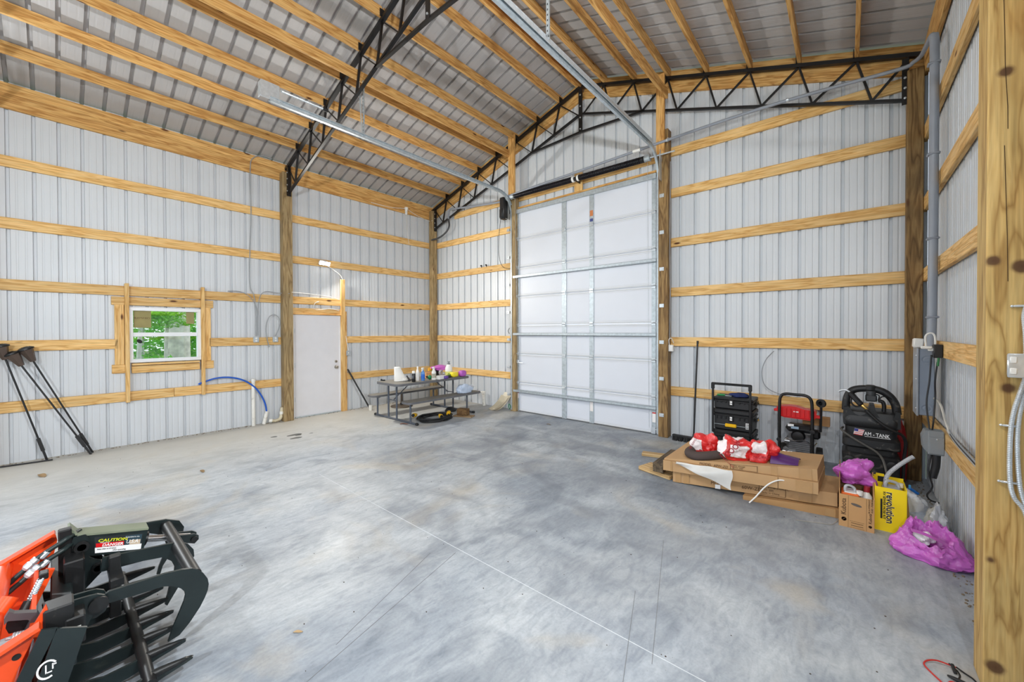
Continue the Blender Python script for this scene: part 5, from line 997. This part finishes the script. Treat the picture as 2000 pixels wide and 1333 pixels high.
pm = obj('pump', MB().box((8.075, -.55, .915), (.09, .09, .07), .012).cyl((8.075, -.55, .88), (8.075, -.55, .99), .04, 16), M('pump_dark', (62, 64, 66), .45, .3, var=.15), t); obj('pump_bracket', MB().box((8.025, -.565, .915), (.006, .06, .09), .001).box((8.125, -.565, .915), (.006, .06, .09), .001), GALV, pm, 0)
obj('elbow', MB().tube(sm([(8.12, -.55, .89), (8.16, -.55, .885), (8.175, -.55, .85), (8.175, -.55, .78)]), .018, 10), BLACK, t)
obj('pump_cable', MB().tube(sm([(8.11, -.58, .96), (8.135, -.60, .95), (8.13, -.60, .90), (8.16, -.58, .94), (8.22, -.56, .93), (8.25, -.53, .88)]), .006, 6), BLACK, t)
nz = thing('fuel_nozzle', 'black fuel nozzle with a bare metal spout hooked in the tank handle', 'nozzle', (7.93, -.6, .88)); obj('body', MB().bar((7.90, -.60, .965), (8.0, -.63, .84), .045, .05, bev=.012), BLACK, nz, 0); obj('spout', MB().tube(sm([(7.905, -.60, .965), (7.87, -.60, .985), (7.835, -.60, .98), (7.81, -.60, .965)]), .011, 10), GALVB, nz); obj('guard', MB().tube(sm([(7.92, -.60, .93), (7.915, -.61, .86), (7.95, -.62, .82), (7.99, -.63, .83)]), .009, 8), BLACK, nz)
obj('swivel', MB().lathe([(.016, 0), (.018, .01), (.014, .05), (.013, .06)], (8.0, -.635, .84), (.6, -.1, -.6), 8), M('brass', (196, 164, 96), .3, .9), nz)
obj('hose', MB().tube(sm([(8.03, -.645, .80), (8.09, -.66, .73), (8.17, -.67, .655), (8.26, -.66, .60), (8.31, -.62, .565), (8.335, -.58, .48), (8.325, -.56, .30), (8.32, -.56, .10), (8.31, -.66, .02), (8.30, -.82, .014), (8.33, -1.05, .014)], 8), .014, 10), RUBBER, nz)
tag(obj('tank_hose', MB().tube(sm([(7.85, -.50, .56), (7.835, -.60, .56), (7.86, -.655, .535), (7.94, -.665, .48), (8.05, -.67, .415), (8.12, -.68, .37), (8.165, -.70, .30), (8.19, -.78, .18), (8.205, -.92, .06), (8.21, -1.05, .014), (8.16, -1.2, .013)], 8), .0105, 8), M('grey_hose', (84, 82, 78), .45)), 'thin grey hose draped across the front of the black fuel tank', 'hose')
for x in (7.90, 8.235): obj('front_boss', MB().lathe([(.042, 0), (.042, .012), (.03, .016), (0, .016)], (x, YF+.002, .24), (0, -1, 0), 20), TK, t)
DZ = .55; yd_ = YF+.0265
fgp = obj('flag_sticker', MB().ypoly([(7.935, .517), (8.005, .508), (8.025, .572), (7.945, .582)], yd_, .0012), WINK, t, 0)
for k in range(4): z = .512+k*.0175; obj('stripe', MB().ypoly([(7.937+k*.003, z+.004), (8.006+k*.005, z-.004), (8.007+k*.005, z+.003), (7.938+k*.003, z+.011)], yd_-.001, .0012), RED, fgp, 0)
obj('canton', MB().ypoly([(7.941, .552), (7.972, .549), (7.975, .577), (7.945, .581)], yd_-.0016, .0012), M('flag_blue', (50, 60, 140), .5, var=0), fgp, 0)
text('AM - TANK', .054, WINK, (8.022, yd_-.0006, .519), (1, 0, -.03), (0, 0, 1), t, sxf=.72, bold=.0007); obj('underline', MB().box((8.125, yd_-.0006, .507), (.20, .001, .004), 0), WINK, t, 0)
tag(crumple('red_bag', (8.335, -.20, .0), (.045, .05, .40), M('red_printed', (186, 40, 44), .5, var=.2), None, None, 20, .15), 'red and white printed sack standing behind the fuel tank by the corner post', 'sack')

# ---------------------------------------------------------------- flat cardboard cartons
CARD = M('cardboard', (184, 147, 104), .8, var=.07, scale=3, bump=.05, bscale=25, dirt=((150, 112, 70), .66, .4)); CARD2 = M('cardboard_dark', (172, 132, 86), .8, var=.08, scale=3); TAPE = M('packing_tape', (176, 138, 92), .22, var=.06, coat=.4); CINK = M('carton_ink', (92, 66, 42), .85, var=0)
def hexa(b4, t4, n=8, sag=0):                                  # box from 4 bottom and 4 top corners, faces cut finely enough to dent
    B = [Vector(p) for p in b4]; T = [Vector(p) for p in t4]; mb = MB()
    def quad(a, b, c, d, k):
        def f(u, v):
            p = a.lerp(b, u).lerp(d.lerp(c, u), v); e = min(u, 1-u, v, 1-v)*4; q = noise.noise(p*5+Vector((k, 0, 0)))*.008*min(1, e*2)
            return p+(b-a).cross(d-a).normalized()*q
        mb.grid(f, n, 4)
    for i in range(4): j = (i+1) % 4; quad(B[i], B[j], T[j], T[i], i)
    quad(T[0], T[1], T[2], T[3], 5); quad(B[3], B[2], B[1], B[0], 6); return mb
GC = 'flat cardboard cartons stacked on the floor'
def carton(label, b4, t4, mat=CARD):
    t = thing('cardboard_carton', label, 'carton', b4[0], 0, GC); o = obj('carton_body', hexa(b4, t4), mat, t, 40)
    f0, f1, g0, g1 = Vector(b4[0]), Vector(b4[1]), Vector(t4[0]), Vector(t4[1]); n = (f1-f0).cross(g0-f0).normalized()
    def face(u0, u1, v0, v1, m, nm, e=.006):
        P = [f0.lerp(f1, u).lerp(g0.lerp(g1, u), v)+n*e for u, v in ((u0, v0), (u1, v0), (u1, v1), (u0, v1))]; obj(nm, MB().raw([*P, *[p-n*.003 for p in P]], [(0, 1, 2, 3), (7, 6, 5, 4), (0, 4, 5, 1), (1, 5, 6, 2), (2, 6, 7, 3), (3, 7, 4, 0)]), m, t, 0)
    def put(s, u, v, size, **k): p = f0.lerp(f1, u).lerp(g0.lerp(g1, u), v)+n*.0055; return text(s, size, CINK, p, (f1-f0), (g0-f0), t, **k)
    return t, face, put
t, face, put = carton('flat carton at the bottom of the stack, poking out under its right end', [(7.12, -1.875, 0), (7.84, -1.775, 0), (7.90, -1.22, 0), (7.15, -1.30, 0)], [(7.12, -1.875, .04), (7.84, -1.775, .082), (7.90, -1.22, .085), (7.15, -1.30, .04)], CARD2)
face(.86, .96, .05, .95, TAPE, 'tape')
t, face, put = carton('flat carton with printed lettering, second from the floor in the stack', [(6.452, -1.85, .002), (7.822, -1.75, .09), (7.85, -1.22, .09), (6.48, -1.30, .002)], [(6.452, -1.85, .112), (7.822, -1.75, .208), (7.85, -1.22, .205), (6.48, -1.30, .112)])
put('MOD', .27, .32, .045); put('60W-ZD', .47, .34, .045); put('TPV: RW8P2V0401C', .585, .66, .026); put('QTY: 200', .585, .44, .026); put('Made in China', .585, .2, .026); face(.30, .335, -.02, .35, WINK, 'shipping_label', .007)
for a in ((.575, .73, .10, .115), (.575, .73, .86, .875), (.575, .578, .1, .875), (.727, .73, .1, .875)): face(*a, CINK, 'printed_line', .006)
face(.02, .06, 0, 1, TAPE, 'tape'); face(.08, .12, 0, 1, TAPE, 'tape'); face(.80, .87, 0, 1, TAPE, 'tape')
t, face, put = carton('flat carton third from the floor with a white film hanging over it', [(6.36, -1.885, .116), (7.695, -1.885, .205), (7.72, -1.30, .205), (6.40, -1.22, .116)], [(6.36, -1.885, .225), (7.695, -1.885, .308), (7.72, -1.30, .308), (6.40, -1.22, .225)])
face(.06, .075, 0, 1, TAPE, 'tape'); face(.78, .783, 0, 1, CINK, 'crease'); face(.88, .97, 0, .95, TAPE, 'tape')
t, face, put = carton('topmost flat carton under the red sacks', [(6.365, -1.875, .228), (7.69, -1.855, .311), (7.715, -1.30, .311), (6.42, -1.20, .228)], [(6.37, -1.875, .245), (7.685, -1.855, .415), (7.71, -1.30, .415), (6.43, -1.20, .295)])
put('MODEL: 60W-ZD', .27, .12, .035); put('TPV: RW8P', .50, .5, .022); put('QTY: 200', .50, .2, .022); face(.74, .78, 0, 1, TAPE, 'tape'); face(.90, .97, 0, 1, TAPE, 'tape')
for a in ((.485, .66, .08, .095), (.485, .66, .82, .84), (.657, .66, .08, .84), (.485, .488, .08, .84)): face(*a, CINK, 'printed_line', .006)
def topz(x, y): a = (x-6.4)/1.29; return .25+.165*a+.045*(1-a)*max(0, min(1, (y+1.87)/.6))
# boards by the stack
PB = wood('pallet_board', (214, 184, 136), (196, 162, 112), (160, 124, 80)); DB = wood('dark_pallet_board', (108, 92, 72), (90, 76, 58), (66, 54, 42))
tag(lumber('pale_board', (5.835, -1.17, .021), (6.42, -1.02, .021), .10, .04, PB), 'pale wooden board end sticking out behind the carton stack', 'board'); tag(lumber('pale_board', (6.05, -1.62, .024), (6.44, -1.72, .024), .24, .045, PB), 'pale wide board lying under the left end of the carton stack', 'board')
tag(lumber('dark_board', (6.30, -1.88, .125), (6.26, -1.18, .10), .11, .10, DB), 'dark weathered timber across the boards at the left end of the cartons', 'board')
# brown tube cushion, red sacks, purple cloth
pts = [(6.93, -1.70, topz(6.93, -1.7)+.042), (6.83, -1.80, topz(6.83, -1.8)+.042), (6.70, -1.85, topz(6.70, -1.85)+.04), (6.61, -1.80, topz(6.61, -1.8)+.042), (6.585, -1.70, topz(6.58, -1.7)+.042), (6.63, -1.58, topz(6.63, -1.58)+.04)]
P = sm(pts, 6); tag(obj('tube_cushion', MB().tube(P, [.02 if i in (0, len(P)-1) else .045 for i in range(len(P))], 14), M('brown_fabric', (70, 58, 54), .85, var=.15, bump=.2, bscale=120)), 'dark brown fabric tube curled on the top carton', 'tube')
SACK = M('red_sack', (206, 36, 36), .32, var=.16, scale=10, bump=.7, bscale=38, spec=.6, coat=.3); SACKW = M('sack_white', (236, 226, 226), .35, var=.05, bump=.6, bscale=38)
GS = 'red and white printed plastic sacks'
def sack(c, s, seed, label, patches):
    t = thing('plastic_sack', label, 'sack', (c[0], c[1], topz(c[0], c[1])), 0, GS); c = Vector((c[0], c[1], topz(c[0], c[1])))
    fn = facets(seed, .85)
    def base(nu=56, nv=38, grow=1, ok=None):
        vs = []; 
        for i in range(nv+1):
            for k in range(nu):
                a = 2*PI*k/nu; b = PI*i/nv; d = Vector((math.sin(b)*math.cos(a), math.sin(b)*math.sin(a), math.cos(b))); q = Vector((d.x*s[0], d.y*s[1], d.z*s[2]))*fn(d)*grow
                vs.append(c+Vector((q.x, q.y, max(q.z, -s[2]*.6)+s[2]*.6)))
        return vs
    nu, nv = 56, 38; vs = base(); fs = [(i*nu+k, (i+1)*nu+k, (i+1)*nu+(k+1) % nu, i*nu+(k+1) % nu) for i in range(nv) for k in range(nu)]
    pm_ = []
    for i in range(nv):
        for k in range(nu):
            az = (k+.5)/nu*360; el = (i+.5)/nv*180; pm_.append(1 if any(a0 <= az <= a1 and e0 <= el <= e1 for a0, a1, e0, e1 in patches) else 0)
    mb = MB(); mb.v = vs; mb.f = fs; mb.m = pm_; obj('sack_body', mb, [SACK, SACKW], t, 32); return t, c, s
SRED = M('sack_print', (150, 24, 40), .5, var=0)
t, c, s = sack((6.72, -1.62), (.175, .13, .165), 2, 'red plastic sack, leftmost of the three on the cartons, behind the brown tube', [(200, 262, 60, 125)])
text('FREE RANGE', .03, SRED, (6.60, -1.757, topz(6.66, -1.7)+.05), (.45, -.06, .9), (-.9, 0, .4), t); text('B', .04, SRED, (6.70, -1.765, topz(6.7, -1.7)+.055), (1, -.05, .2), (-.2, 0, 1), t, bold=.001)
t, c, s = sack((7.02, -1.72), (.18, .15, .15), 5, 'red and white plastic sack in the middle of the three, lettering facing out', [(190, 235, 40, 150), (262, 330, 55, 120), (60, 200, 20, 60)])
text('COOP', .07, SRED, (6.99, -1.872, topz(7.0, -1.8)+.05), (.6, -.05, .75), (-.75, -.1, .6), t, bold=.001); text('PREMIUM LAYER', .024, SRED, (6.90, -1.84, topz(6.95, -1.8)+.06), (.75, -.25, -.5), (.4, -.1, .8), t)
t, c, s = sack((7.24, -1.70), (.16, .135, .15), 9, 'red and white plastic sack, rightmost of the three beside the purple cloth', [(225, 300, 30, 88)])
text('COUNTRY', .026, SRED, (7.18, -1.835, topz(7.2, -1.8)+.11), (.8, -.05, -.3), (.3, -.1, .9), t); text('ORGANIC', .03, SRED, (7.20, -1.85, topz(7.2, -1.8)+.055), (1, -.02, .2), (-.2, -.1, 1), t)
PUR = M('purple_cloth', (78, 34, 100), .4, var=.1, spec=.6)
def pur(u, v):
    a = Vector((7.34, -1.52, 0)).lerp(Vector((7.55, -1.60, 0)), u); b = Vector((7.33, -1.80, 0)).lerp(Vector((7.545, -1.80, 0)), u); p = b.lerp(a, v)
    return (p.x, p.y, topz(p.x, p.y)+.006+.075*math.sin(PI*min(1, max(0, v)))**.6*(1-.6*u)*(1+.15*math.sin(v*14+u*3)))
tag(obj('purple_cloth', MB().grid(pur, 18, 18), PUR, smooth=60), 'shiny purple fabric bundle at the right of the red sacks', 'cloth')
FILM = M('white_film', (222, 222, 218), .25, var=.05, coat=.3, alpha=.82)
def film(u, v):
    xt = 6.50+.53*u; zt = .235+.155*(xt-6.4)/1.29*.45; L_ = .02+.17*u**1.1; x = xt+.01*math.sin(v*6)
    return (x, -1.90-.012*math.sin(PI*v)-.008*math.sin(u*9+v*4)-.015*v, zt-L_*v+.004*math.sin(u*12))
tag(obj('plastic_film', MB().grid(film, 18, 12), FILM, smooth=60), 'translucent white plastic film drooping over the front of the cartons', 'film')
tag(obj('white_strap', MB().tube(sm([(7.47, -1.875, .268), (7.41, -1.895, .265), (7.345, -1.91, .225), (7.29, -1.915, .16), (7.235, -1.925, .075), (7.185, -1.95, .012)], 6), .0065, 6), WHITEP), 'white plastic strap curving from the cartons to the floor', 'strap')
tag(obj('carton_strap', MB().tube(sm([(7.83, -1.83, .015), (7.79, -1.96, .006), (7.70, -2.0, .005), (7.55, -2.06, .004)], 6), .003, 6), M('strap_grey', (166, 160, 150), .6)), 'thin pale strap on the floor before the open printed carton', 'strap')

# ---------------------------------------------------------------- open carton with bottles
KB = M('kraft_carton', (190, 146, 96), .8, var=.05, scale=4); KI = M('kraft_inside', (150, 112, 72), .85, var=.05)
t = thing('open_carton', 'open brown carton with printed side holding bottles and a pink bag', 'carton', (7.94, -1.77, 0))
x0, x1, y0, y1, h = 7.836, 8.05, -1.92, -1.60, .268
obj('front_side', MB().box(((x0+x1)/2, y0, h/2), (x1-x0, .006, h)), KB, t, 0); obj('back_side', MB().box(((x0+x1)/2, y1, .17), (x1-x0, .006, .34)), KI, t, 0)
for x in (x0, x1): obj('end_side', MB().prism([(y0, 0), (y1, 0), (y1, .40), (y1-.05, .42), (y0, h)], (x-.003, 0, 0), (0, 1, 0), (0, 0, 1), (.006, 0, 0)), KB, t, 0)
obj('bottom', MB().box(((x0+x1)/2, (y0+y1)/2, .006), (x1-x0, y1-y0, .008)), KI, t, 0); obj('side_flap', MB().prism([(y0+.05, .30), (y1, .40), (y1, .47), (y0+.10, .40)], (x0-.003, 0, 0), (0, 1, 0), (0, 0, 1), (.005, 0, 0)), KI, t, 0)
obj('hand_hole', MB().ypoly([(7.943+.034*math.cos(a)*(1 if abs(math.cos(a)) < .8 else 1), .198-.006*math.cos(a)+.011*math.sin(a)) for a in [i*PI/8 for i in range(16)]], y0-.0034, .0012), M('hole_dark', (92, 84, 78), .8), t, 0)
for x in (7.893, 8.005): obj('printed_line', MB().box((x, y0-.0036, h/2), (.0016, .001, h-.004)), CINK, t, 0)
for z in (.045, .025): obj('printed_line', MB().box((7.948, y0-.0036, z), (.075, .001, .004)), CINK, t, 0)
obj('printed_frame', MB().box((7.948, y0-.0036, .06), (.09, .001, .0015)).box((7.948, y0-.0036, .008), (.09, .001, .0015)), CINK, t, 0)
text('Kubota', .046, CINK, (7.878, y0-.0034, .10), (0, 0, 1), (-1, 0, 0), t, bold=.0006, sxf=1.0); text('Kubota', .028, CINK, (8.037, y0-.0034, .07), (0, 0, 1), (-1, 0, 0), t, bold=.0004)
text('OIL & HYDRAULIC', .014, CINK, (8.026, y0-.0034, .15), (0, 0, 1), (-1, 0, 0), t, bold=.0003); text('FLUID - PREMIUM', .014, CINK, (8.043, y0-.0034, .16), (0, 0, 1), (-1, 0, 0), t, bold=.0003)
for cx, cz, r in ((7.866, .065, .017), (8.028, .045, .011)): obj('round_mark', MB().lathe([(r*.82, 0), (r, 0), (r, .0008), (r*.82, .0008), (r*.82, 0)], (cx, y0-.0034, cz), (0, -1, 0), 20).bar((cx-r*.5, y0-.0036, cz-r*.4), (cx+r*.4, y0-.0036, cz+r*.4), .001, r*.3, up=(-.6, 0, .6)), CINK, t, 0)
j = thing('oil_jug', 'white jug with an orange top label inside the open carton', 'jug', (7.90, -1.80, .02)); obj('jug', MB().box((7.905, -1.80, .15), (.11, .16, .25), .02), WHITEP, j, 0); obj('label', MB().box((7.905, -1.80, .255), (.116, .166, .03), .01), M('orange_label', (226, 106, 40), .5), j, 0); obj('handle', MB().tube(sm([(7.87, -1.84, .275), (7.875, -1.84, .315), (7.90, -1.82, .32), (7.93, -1.80, .30), (7.935, -1.80, .275)]), .010, 8), M('handle_grey', (190, 192, 196), .4), j); obj('cap', MB().lathe([(.022, 0), (.022, .035), (0, .036)], (7.965, -1.84, .26), (0, 0, 1), 14), WHITEP, j)
j = thing('red_cap_bottle', 'white bottle with a red cap leaning in the open carton', 'bottle', (8.0, -1.78, .02)); obj('bottle', MB().lathe([(.04, 0), (.042, .16), (.036, .22), (.016, .25), (.016, .26)], (8.0, -1.80, .03), (.04, .05, 1), 18), WHITEP, j); obj('cap', MB().lathe([(.02, .255), (.02, .30), (0, .302)], (8.0, -1.80, .03), (.04, .05, 1), 14), M('red_cap', (150, 26, 40), .4), j)
crumple('pink_bag', (7.93, -1.68, .31), (.16, .12, .13), PINKB, 'bright pink plastic bag bunched in the back of the open carton', 'bag', 31, .9, 60, 40)
# yellow hose kit box
YB_ = M('yellow_carton', (246, 214, 10), .45, var=.03); t = thing('yellow_carton', 'yellow sewer hose kit box standing beside the open brown carton', 'carton', (8.15, -1.7, 0))
x0, x1, y0, y1, h = 8.06, 8.243, -1.81, -1.57, .355
obj('front_side', MB().box(((x0+x1)/2, y0, h/2), (x1-x0, .006, h)), YB_, t, 0)
for x in (x0, x1): obj('end_side', MB().box((x, (y0+y1)/2, h/2+.005), (.006, y1-y0, h+.01)), YB_, t, 0)
obj('back_side', MB().box(((x0+x1)/2, y1, h/2+.015), (x1-x0, .006, h+.03)), YB_, t, 0); obj('bottom', MB().box(((x0+x1)/2, (y0+y1)/2, .006), (x1-x0, y1-y0, .008)), YB_, t, 0); obj('inner_print', MB().box((8.11, y1-.004, h-.0), (.05, .002, .045)), INK, t, 0)
obj('front_flap', MB().prism([(8.07, .365), (8.13, .365), (8.125, .40), (8.075, .40)], (0, y1, 0), (1, 0, 0), (0, 0, 1), (0, .004, 0)), YB_, t, 0)
obj('torn_flap', MB().prism([(8.245, .05), (8.275, .03), (8.262, .20), (8.25, .33)], (0, -1.75, 0), (1, 0, 0), (0, 0, 1), (0, .004, 0)), M('flap_brown', (150, 122, 82), .8), t, 0)
text('revolution', .066, WINK, (8.128, y0-.0032, .325), (0, 0, -1), (1, 0, 0), t, bold=.0022, sxf=.92, name='lettering_outline'); text('revolution', .066, INK, (8.128, y0-.0044, .325), (0, 0, -1), (1, 0, 0), t, bold=.0012, sxf=.92)
text('RV SEWER HOSE KIT', .022, INK, (8.108, y0-.0034, .322), (0, 0, -1), (1, 0, 0), t, bold=.0006, sxf=1.12); obj('black_bar', MB().box((8.098, y0-.0036, .18), (.012, .001, .16)), INK, t, 0)
HG = M('hose_grey', (176, 178, 182), .4, var=.05)
tag(obj('corrugated_hose', ribbed([(8.135, -1.66, .20), (8.13, -1.66, .36), (8.15, -1.65, .43), (8.20, -1.63, .495), (8.27, -1.60, .565), (8.30, -1.59, .59)], .0165, .012), HG, smooth=0), 'grey corrugated hose sticking up out of the yellow box', 'hose')
j = thing('grey_jug', 'grey jug with handle inside the yellow box', 'jug', (8.17, -1.69, .02)); obj('jug', MB().box((8.17, -1.69, .18), (.12, .16, .32), .02), HG, j, 0); obj('handle', MB().tube(sm([(8.125, -1.72, .33), (8.128, -1.72, .375), (8.15, -1.70, .385), (8.195, -1.68, .37), (8.21, -1.68, .335)]), .012, 8), HG, j); obj('cap', MB().lathe([(.024, 0), (.024, .03), (0, .03)], (8.215, -1.65, .335), (0, 0, 1), 14), WHITEP, j)
# bags in the corner
crumple('blue_bag', (8.36, -1.50, .0), (.105, .13, .075), BLUISH, 'pale blue plastic shopping bag on the floor behind the pink sack', 'bag', 41, .5, 52, 36)
crumple('white_bag', (8.425, -1.60, .0), (.07, .11, .15), CLEARW, 'white plastic shopping bag slumped against the right wall', 'bag', 43, .55, 52, 36)
crumple('white_bag', (8.33, -1.42, .0), (.075, .08, .165), CLEARW, 'clear white plastic bag standing behind the shopping bags', 'bag', 46, .5, 44, 30)
j = thing('blue_tool', 'small blue plastic tool on top of the bags beside the yellow box', 'tool', (8.31, -1.45, .25)); obj('grip', MB().bar((8.285, -1.46, .288), (8.345, -1.44, .245), .03, .022, bev=.006), M('blue_plastic', (24, 104, 190), .4), j, 0); obj('clip', MB().box((8.29, -1.46, .30), (.015, .02, .03), .004), M('blue_light', (70, 160, 220), .4), j, 0)
t = thing('pink_sack', 'large pink plastic sack lying open on the floor by the right wall', 'sack', (8.33, -2.1, 0))
def pk(u, v):                                                   # u round, v from the floor up to the rim and in
    a = u*2*PI; rx = .20+.012*math.cos(3*a); ry = .155+.02*math.sin(2*a+1)
    prof = [(.55, .0), (.92, .004), (1.02, .03), (.98, .075), (.80, .135), (.66, .165), (.58, .155), (.50, .10), (.30, .07), (.02, .065)]
    q = v*(len(prof)-1); i = min(len(prof)-2, int(q)); f = q-i; r = prof[i][0]+(prof[i+1][0]-prof[i][0])*f; z = prof[i][1]+(prof[i+1][1]-prof[i][1])*f
    d = Vector((math.cos(a)*1.6, math.sin(a)*1.6, z*9)); k = 1+.14*noise.noise(d*1.2)+.13*(.4-abs(noise.noise(d*1.9))*1.8)+.05*(.4-abs(noise.noise(d*4.2))*1.8)
    x, y = rx*r*k*math.cos(a), ry*r*k*math.sin(a); th = -.62
    return (8.335+x*math.cos(th)-y*math.sin(th)*1.0, -2.115+x*math.sin(th)+y*math.cos(th), max(0, z*(1.1+.35*math.cos(a-2.0))*(1+.2*noise.noise(d*1.9)+.16*(.4-abs(noise.noise(d*2.6))*1.8))))
obj('sack_body', MB().grid(pk, 80, 48), PINKB, t, 40)
obj('handle_band', MB().grid(lambda u, v: (8.24+.26*u, -2.155-.07*u-.02*math.sin(u*PI)+.03*v, .172-.085*u**1.5+.02*math.sin(u*PI)+.012*v), 12, 3), PINKB, t, 60)
crumple('white_foam', (8.32, -2.10, .10), (.06, .05, .055), M('white_crumple', (238, 238, 238), .5), 'white crumpled plastic inside the open pink sack', 'plastic', 51, .9, 40, 28)
# meter leads, bottom right
t = thing('meter_leads', 'red and black meter leads on the floor at the lower right', 'leads', (8.22, -3.45, 0)); REDW = M('red_wire', (186, 44, 38), .45, var=.05)
obj('red_wire', MB().tube(sm([(8.245, -3.56, .004), (8.215, -3.525, .004), (8.18, -3.47, .005), (8.172, -3.445, .01), (8.19, -3.412, .012), (8.222, -3.39, .014), (8.262, -3.384, .012), (8.29, -3.385, .012)], 7), .0035, 7), REDW, t); obj('black_wire', MB().tube(sm([(8.285, -3.385, .014), (8.31, -3.395, .006), (8.335, -3.415, .004), (8.345, -3.455, .004), (8.34, -3.52, .004)], 7), .0035, 7), RUBBER, t)
obj('black_wire', MB().tube(sm([(8.262, -3.386, .02), (8.285, -3.41, .012), (8.29, -3.44, .01), (8.28, -3.47, .01)], 7), .0032, 7), RUBBER, t)
obj('clip', MB().bar((8.272, -3.384, .02), (8.278, -3.43, .008), .012, .014, bev=.003), RUBBER, t, 0); obj('probe', MB().lathe([(.004, 0), (.0085, .02), (.010, .05), (.009, .09), (.005, .10)], (8.245, -3.475, .012), (.8, -.22, 0), 10), RUBBER, t); obj('probe_collar', MB().lathe([(.011, .058), (.011, .085)], (8.245, -3.475, .012), (.8, -.22, 0), 10), REDW, t)
obj('probe', MB().lathe([(.005, 0), (.010, .02), (.009, .08), (.005, .09)], (8.27, -3.51, .011), (.8, -.3, 0), 10), REDW, t); obj('red_wire', MB().tube(sm([(8.27, -3.51, .011), (8.25, -3.515, .012), (8.235, -3.545, .006)], 6), .0035, 7), REDW, t)

# ---------------------------------------------------------------- woods outside the window
BARK = M('pale_bark', (220, 214, 202), .9, var=.25, scale=7, bump=.5, bscale=16); BARK2 = M('thin_bark', (206, 206, 196), .85, var=.15, scale=9)
def leafmat(name, c):
    m, nt, n, b = nodes(name); d = N_(nt, 'ShaderNodeBsdfDiffuse'); tr = N_(nt, 'ShaderNodeBsdfTranslucent'); mx = N_(nt, 'ShaderNodeMixShader'); mx.inputs[0].default_value = .5
    d.inputs[0].default_value = lin(c); tr.inputs[0].default_value = lin((min(255, c[0]+40), min(255, c[1]+30), c[2])); nt.links.new(d.outputs[0], mx.inputs[1]); nt.links.new(tr.outputs[0], mx.inputs[2]); nt.links.new(mx.outputs[0], n['Material Output'].inputs[0]); return m
GRN = [leafmat('leaf_bright', (96, 190, 62)), leafmat('leaf_mid', (70, 158, 52)), leafmat('leaf_lime', (140, 206, 90))]
def foliage(name, c, s, n, size, mat, parent, seed):
    R_ = random.Random(seed); mb = MB()
    cl = [Vector((R_.gauss(0, .5), R_.gauss(0, .5), R_.gauss(0, .5))) for _ in range(14)]
    for _ in range(n):
        k = R_.choice(cl); p = Vector((k.x+R_.gauss(0, .2), k.y+R_.gauss(0, .2), k.z+R_.gauss(0, .12))); p = Vector((c[0]+p.x*s[0], c[1]+p.y*s[1], max(.05, c[2]+p.z*s[2])))
        a = Vector((R_.uniform(-1, 1), R_.uniform(-1, 1), R_.uniform(-.5, .3))).normalized(); b = a.cross(Vector((R_.uniform(-.4, .4), R_.uniform(-.4, .4), 1))).normalized(); z = size*R_.uniform(.6, 1.3)
        mb.raw([p-a*z, p+b*z*.42, p+a*z, p-b*z*.42], [(0, 1, 2, 3)])
    o = obj(name, mb, mat, parent, smooth=0); o['kind'] = 'stuff'; return o
def tree(x, y, r, h, lean, label, bark, fol, seed):
    t = thing('tree', label, 'tree', (x, y, -.2), 0, 'trees outside the window'); R_ = random.Random(seed)
    P = [(x+lean[0]*k/6+R_.uniform(-.04, .04), y+lean[1]*k/6+R_.uniform(-.04, .04), -.25+h*k/6) for k in range(7)]
    obj('trunk', MB().tube(sm(P, 3), [r*(1.45 if i == 0 else 1.12 if i == 1 else 1-.5*i/18) for i in range(19)], 14), bark, t)
    for k in range(3):
        a = R_.uniform(0, 6.28); q = Vector(P[3+k]); obj('branch', MB().tube(sm([q, q+Vector((math.cos(a)*.6, math.sin(a)*.6, .4)), q+Vector((math.cos(a)*1.4, math.sin(a)*1.4, .6))], 3), [r*.3, r*.28, r*.26, r*.24, r*.2, r*.16, r*.12], 7), bark, t)
    if fol: foliage('foliage', (x+lean[0]*.7, y+lean[1]*.7, h*.75), fol[0], fol[1], fol[2], GRN[seed % 3], t, seed)
tree(-5.2, -4.15, .285, 9, (.2, .1), 'thick pale tree trunk seen in the lower pane of the window', BARK, ((2.2, 2.2, 1.6), 900, .10), 1)
tree(-4.2, -5.10, .06, 7, (.1, -.25), 'thin white tree trunk at the left of the window view', BARK2, ((1.2, 1.2, 1.6), 600, .09), 2); tree(-4.8, -4.92, .05, 7, (.25, .2), 'slender pale tree just right of the leftmost one in the window', BARK2, None, 4)
tree(-3.6, -4.02, .045, 6, (.2, .35), 'slender leaning tree at the right of the window view', BARK2, ((1.2, 1.2, 1.4), 500, .09), 3); tree(-6.8, -4.65, .06, 8, (.1, .1), 'thin tree farther back behind the middle of the window', BARK2, ((1.5, 1.5, 2), 600, .10), 6)
for i, (x, y, z, s, n, lb) in enumerate(((-7.5, -5.2, 1.2, (1.8, 2.2, 1.8), 4200, 'dense bright green bush at the left behind the window'), (-8.2, -2.8, 1.5, (1.8, 2.6, 2.0), 2600, 'dense green bush at the right behind the window'), (-3.6, -4.6, 1.98, (.6, 1.3, .26), 2600, 'light green leafy canopy across the upper window pane'), (-3.4, -5.15, .85, (.5, .6, .3), 500, 'low yellow green shrub at the lower left of the window'), (-5.6, -3.2, 1.9, (1.0, 1.2, .9), 1300, 'leafy sapling at the right edge of the window view'), (-11, -4.0, 2.2, (2.5, 6, 2.6), 7500, 'far wall of green woods behind the window'), (-12, .5, 2.4, (2.5, 5, 2.8), 3000, 'woods to the right beyond the window wall'))):
    t = thing('bush', lb, 'bush', (x, y, -.15), 0, 'bushes outside the window'); foliage('foliage', (x, y, z), s, n, .055 if z == 1.98 else .085 if x > -9 else .14, GRN[i % 3], t, 40+i)
    obj('stem', MB().tube(sm([(x, y, -.2), (x+.05, y, z*.5), (x, y+.05, z)], 3), .03, 6), BARK, t)
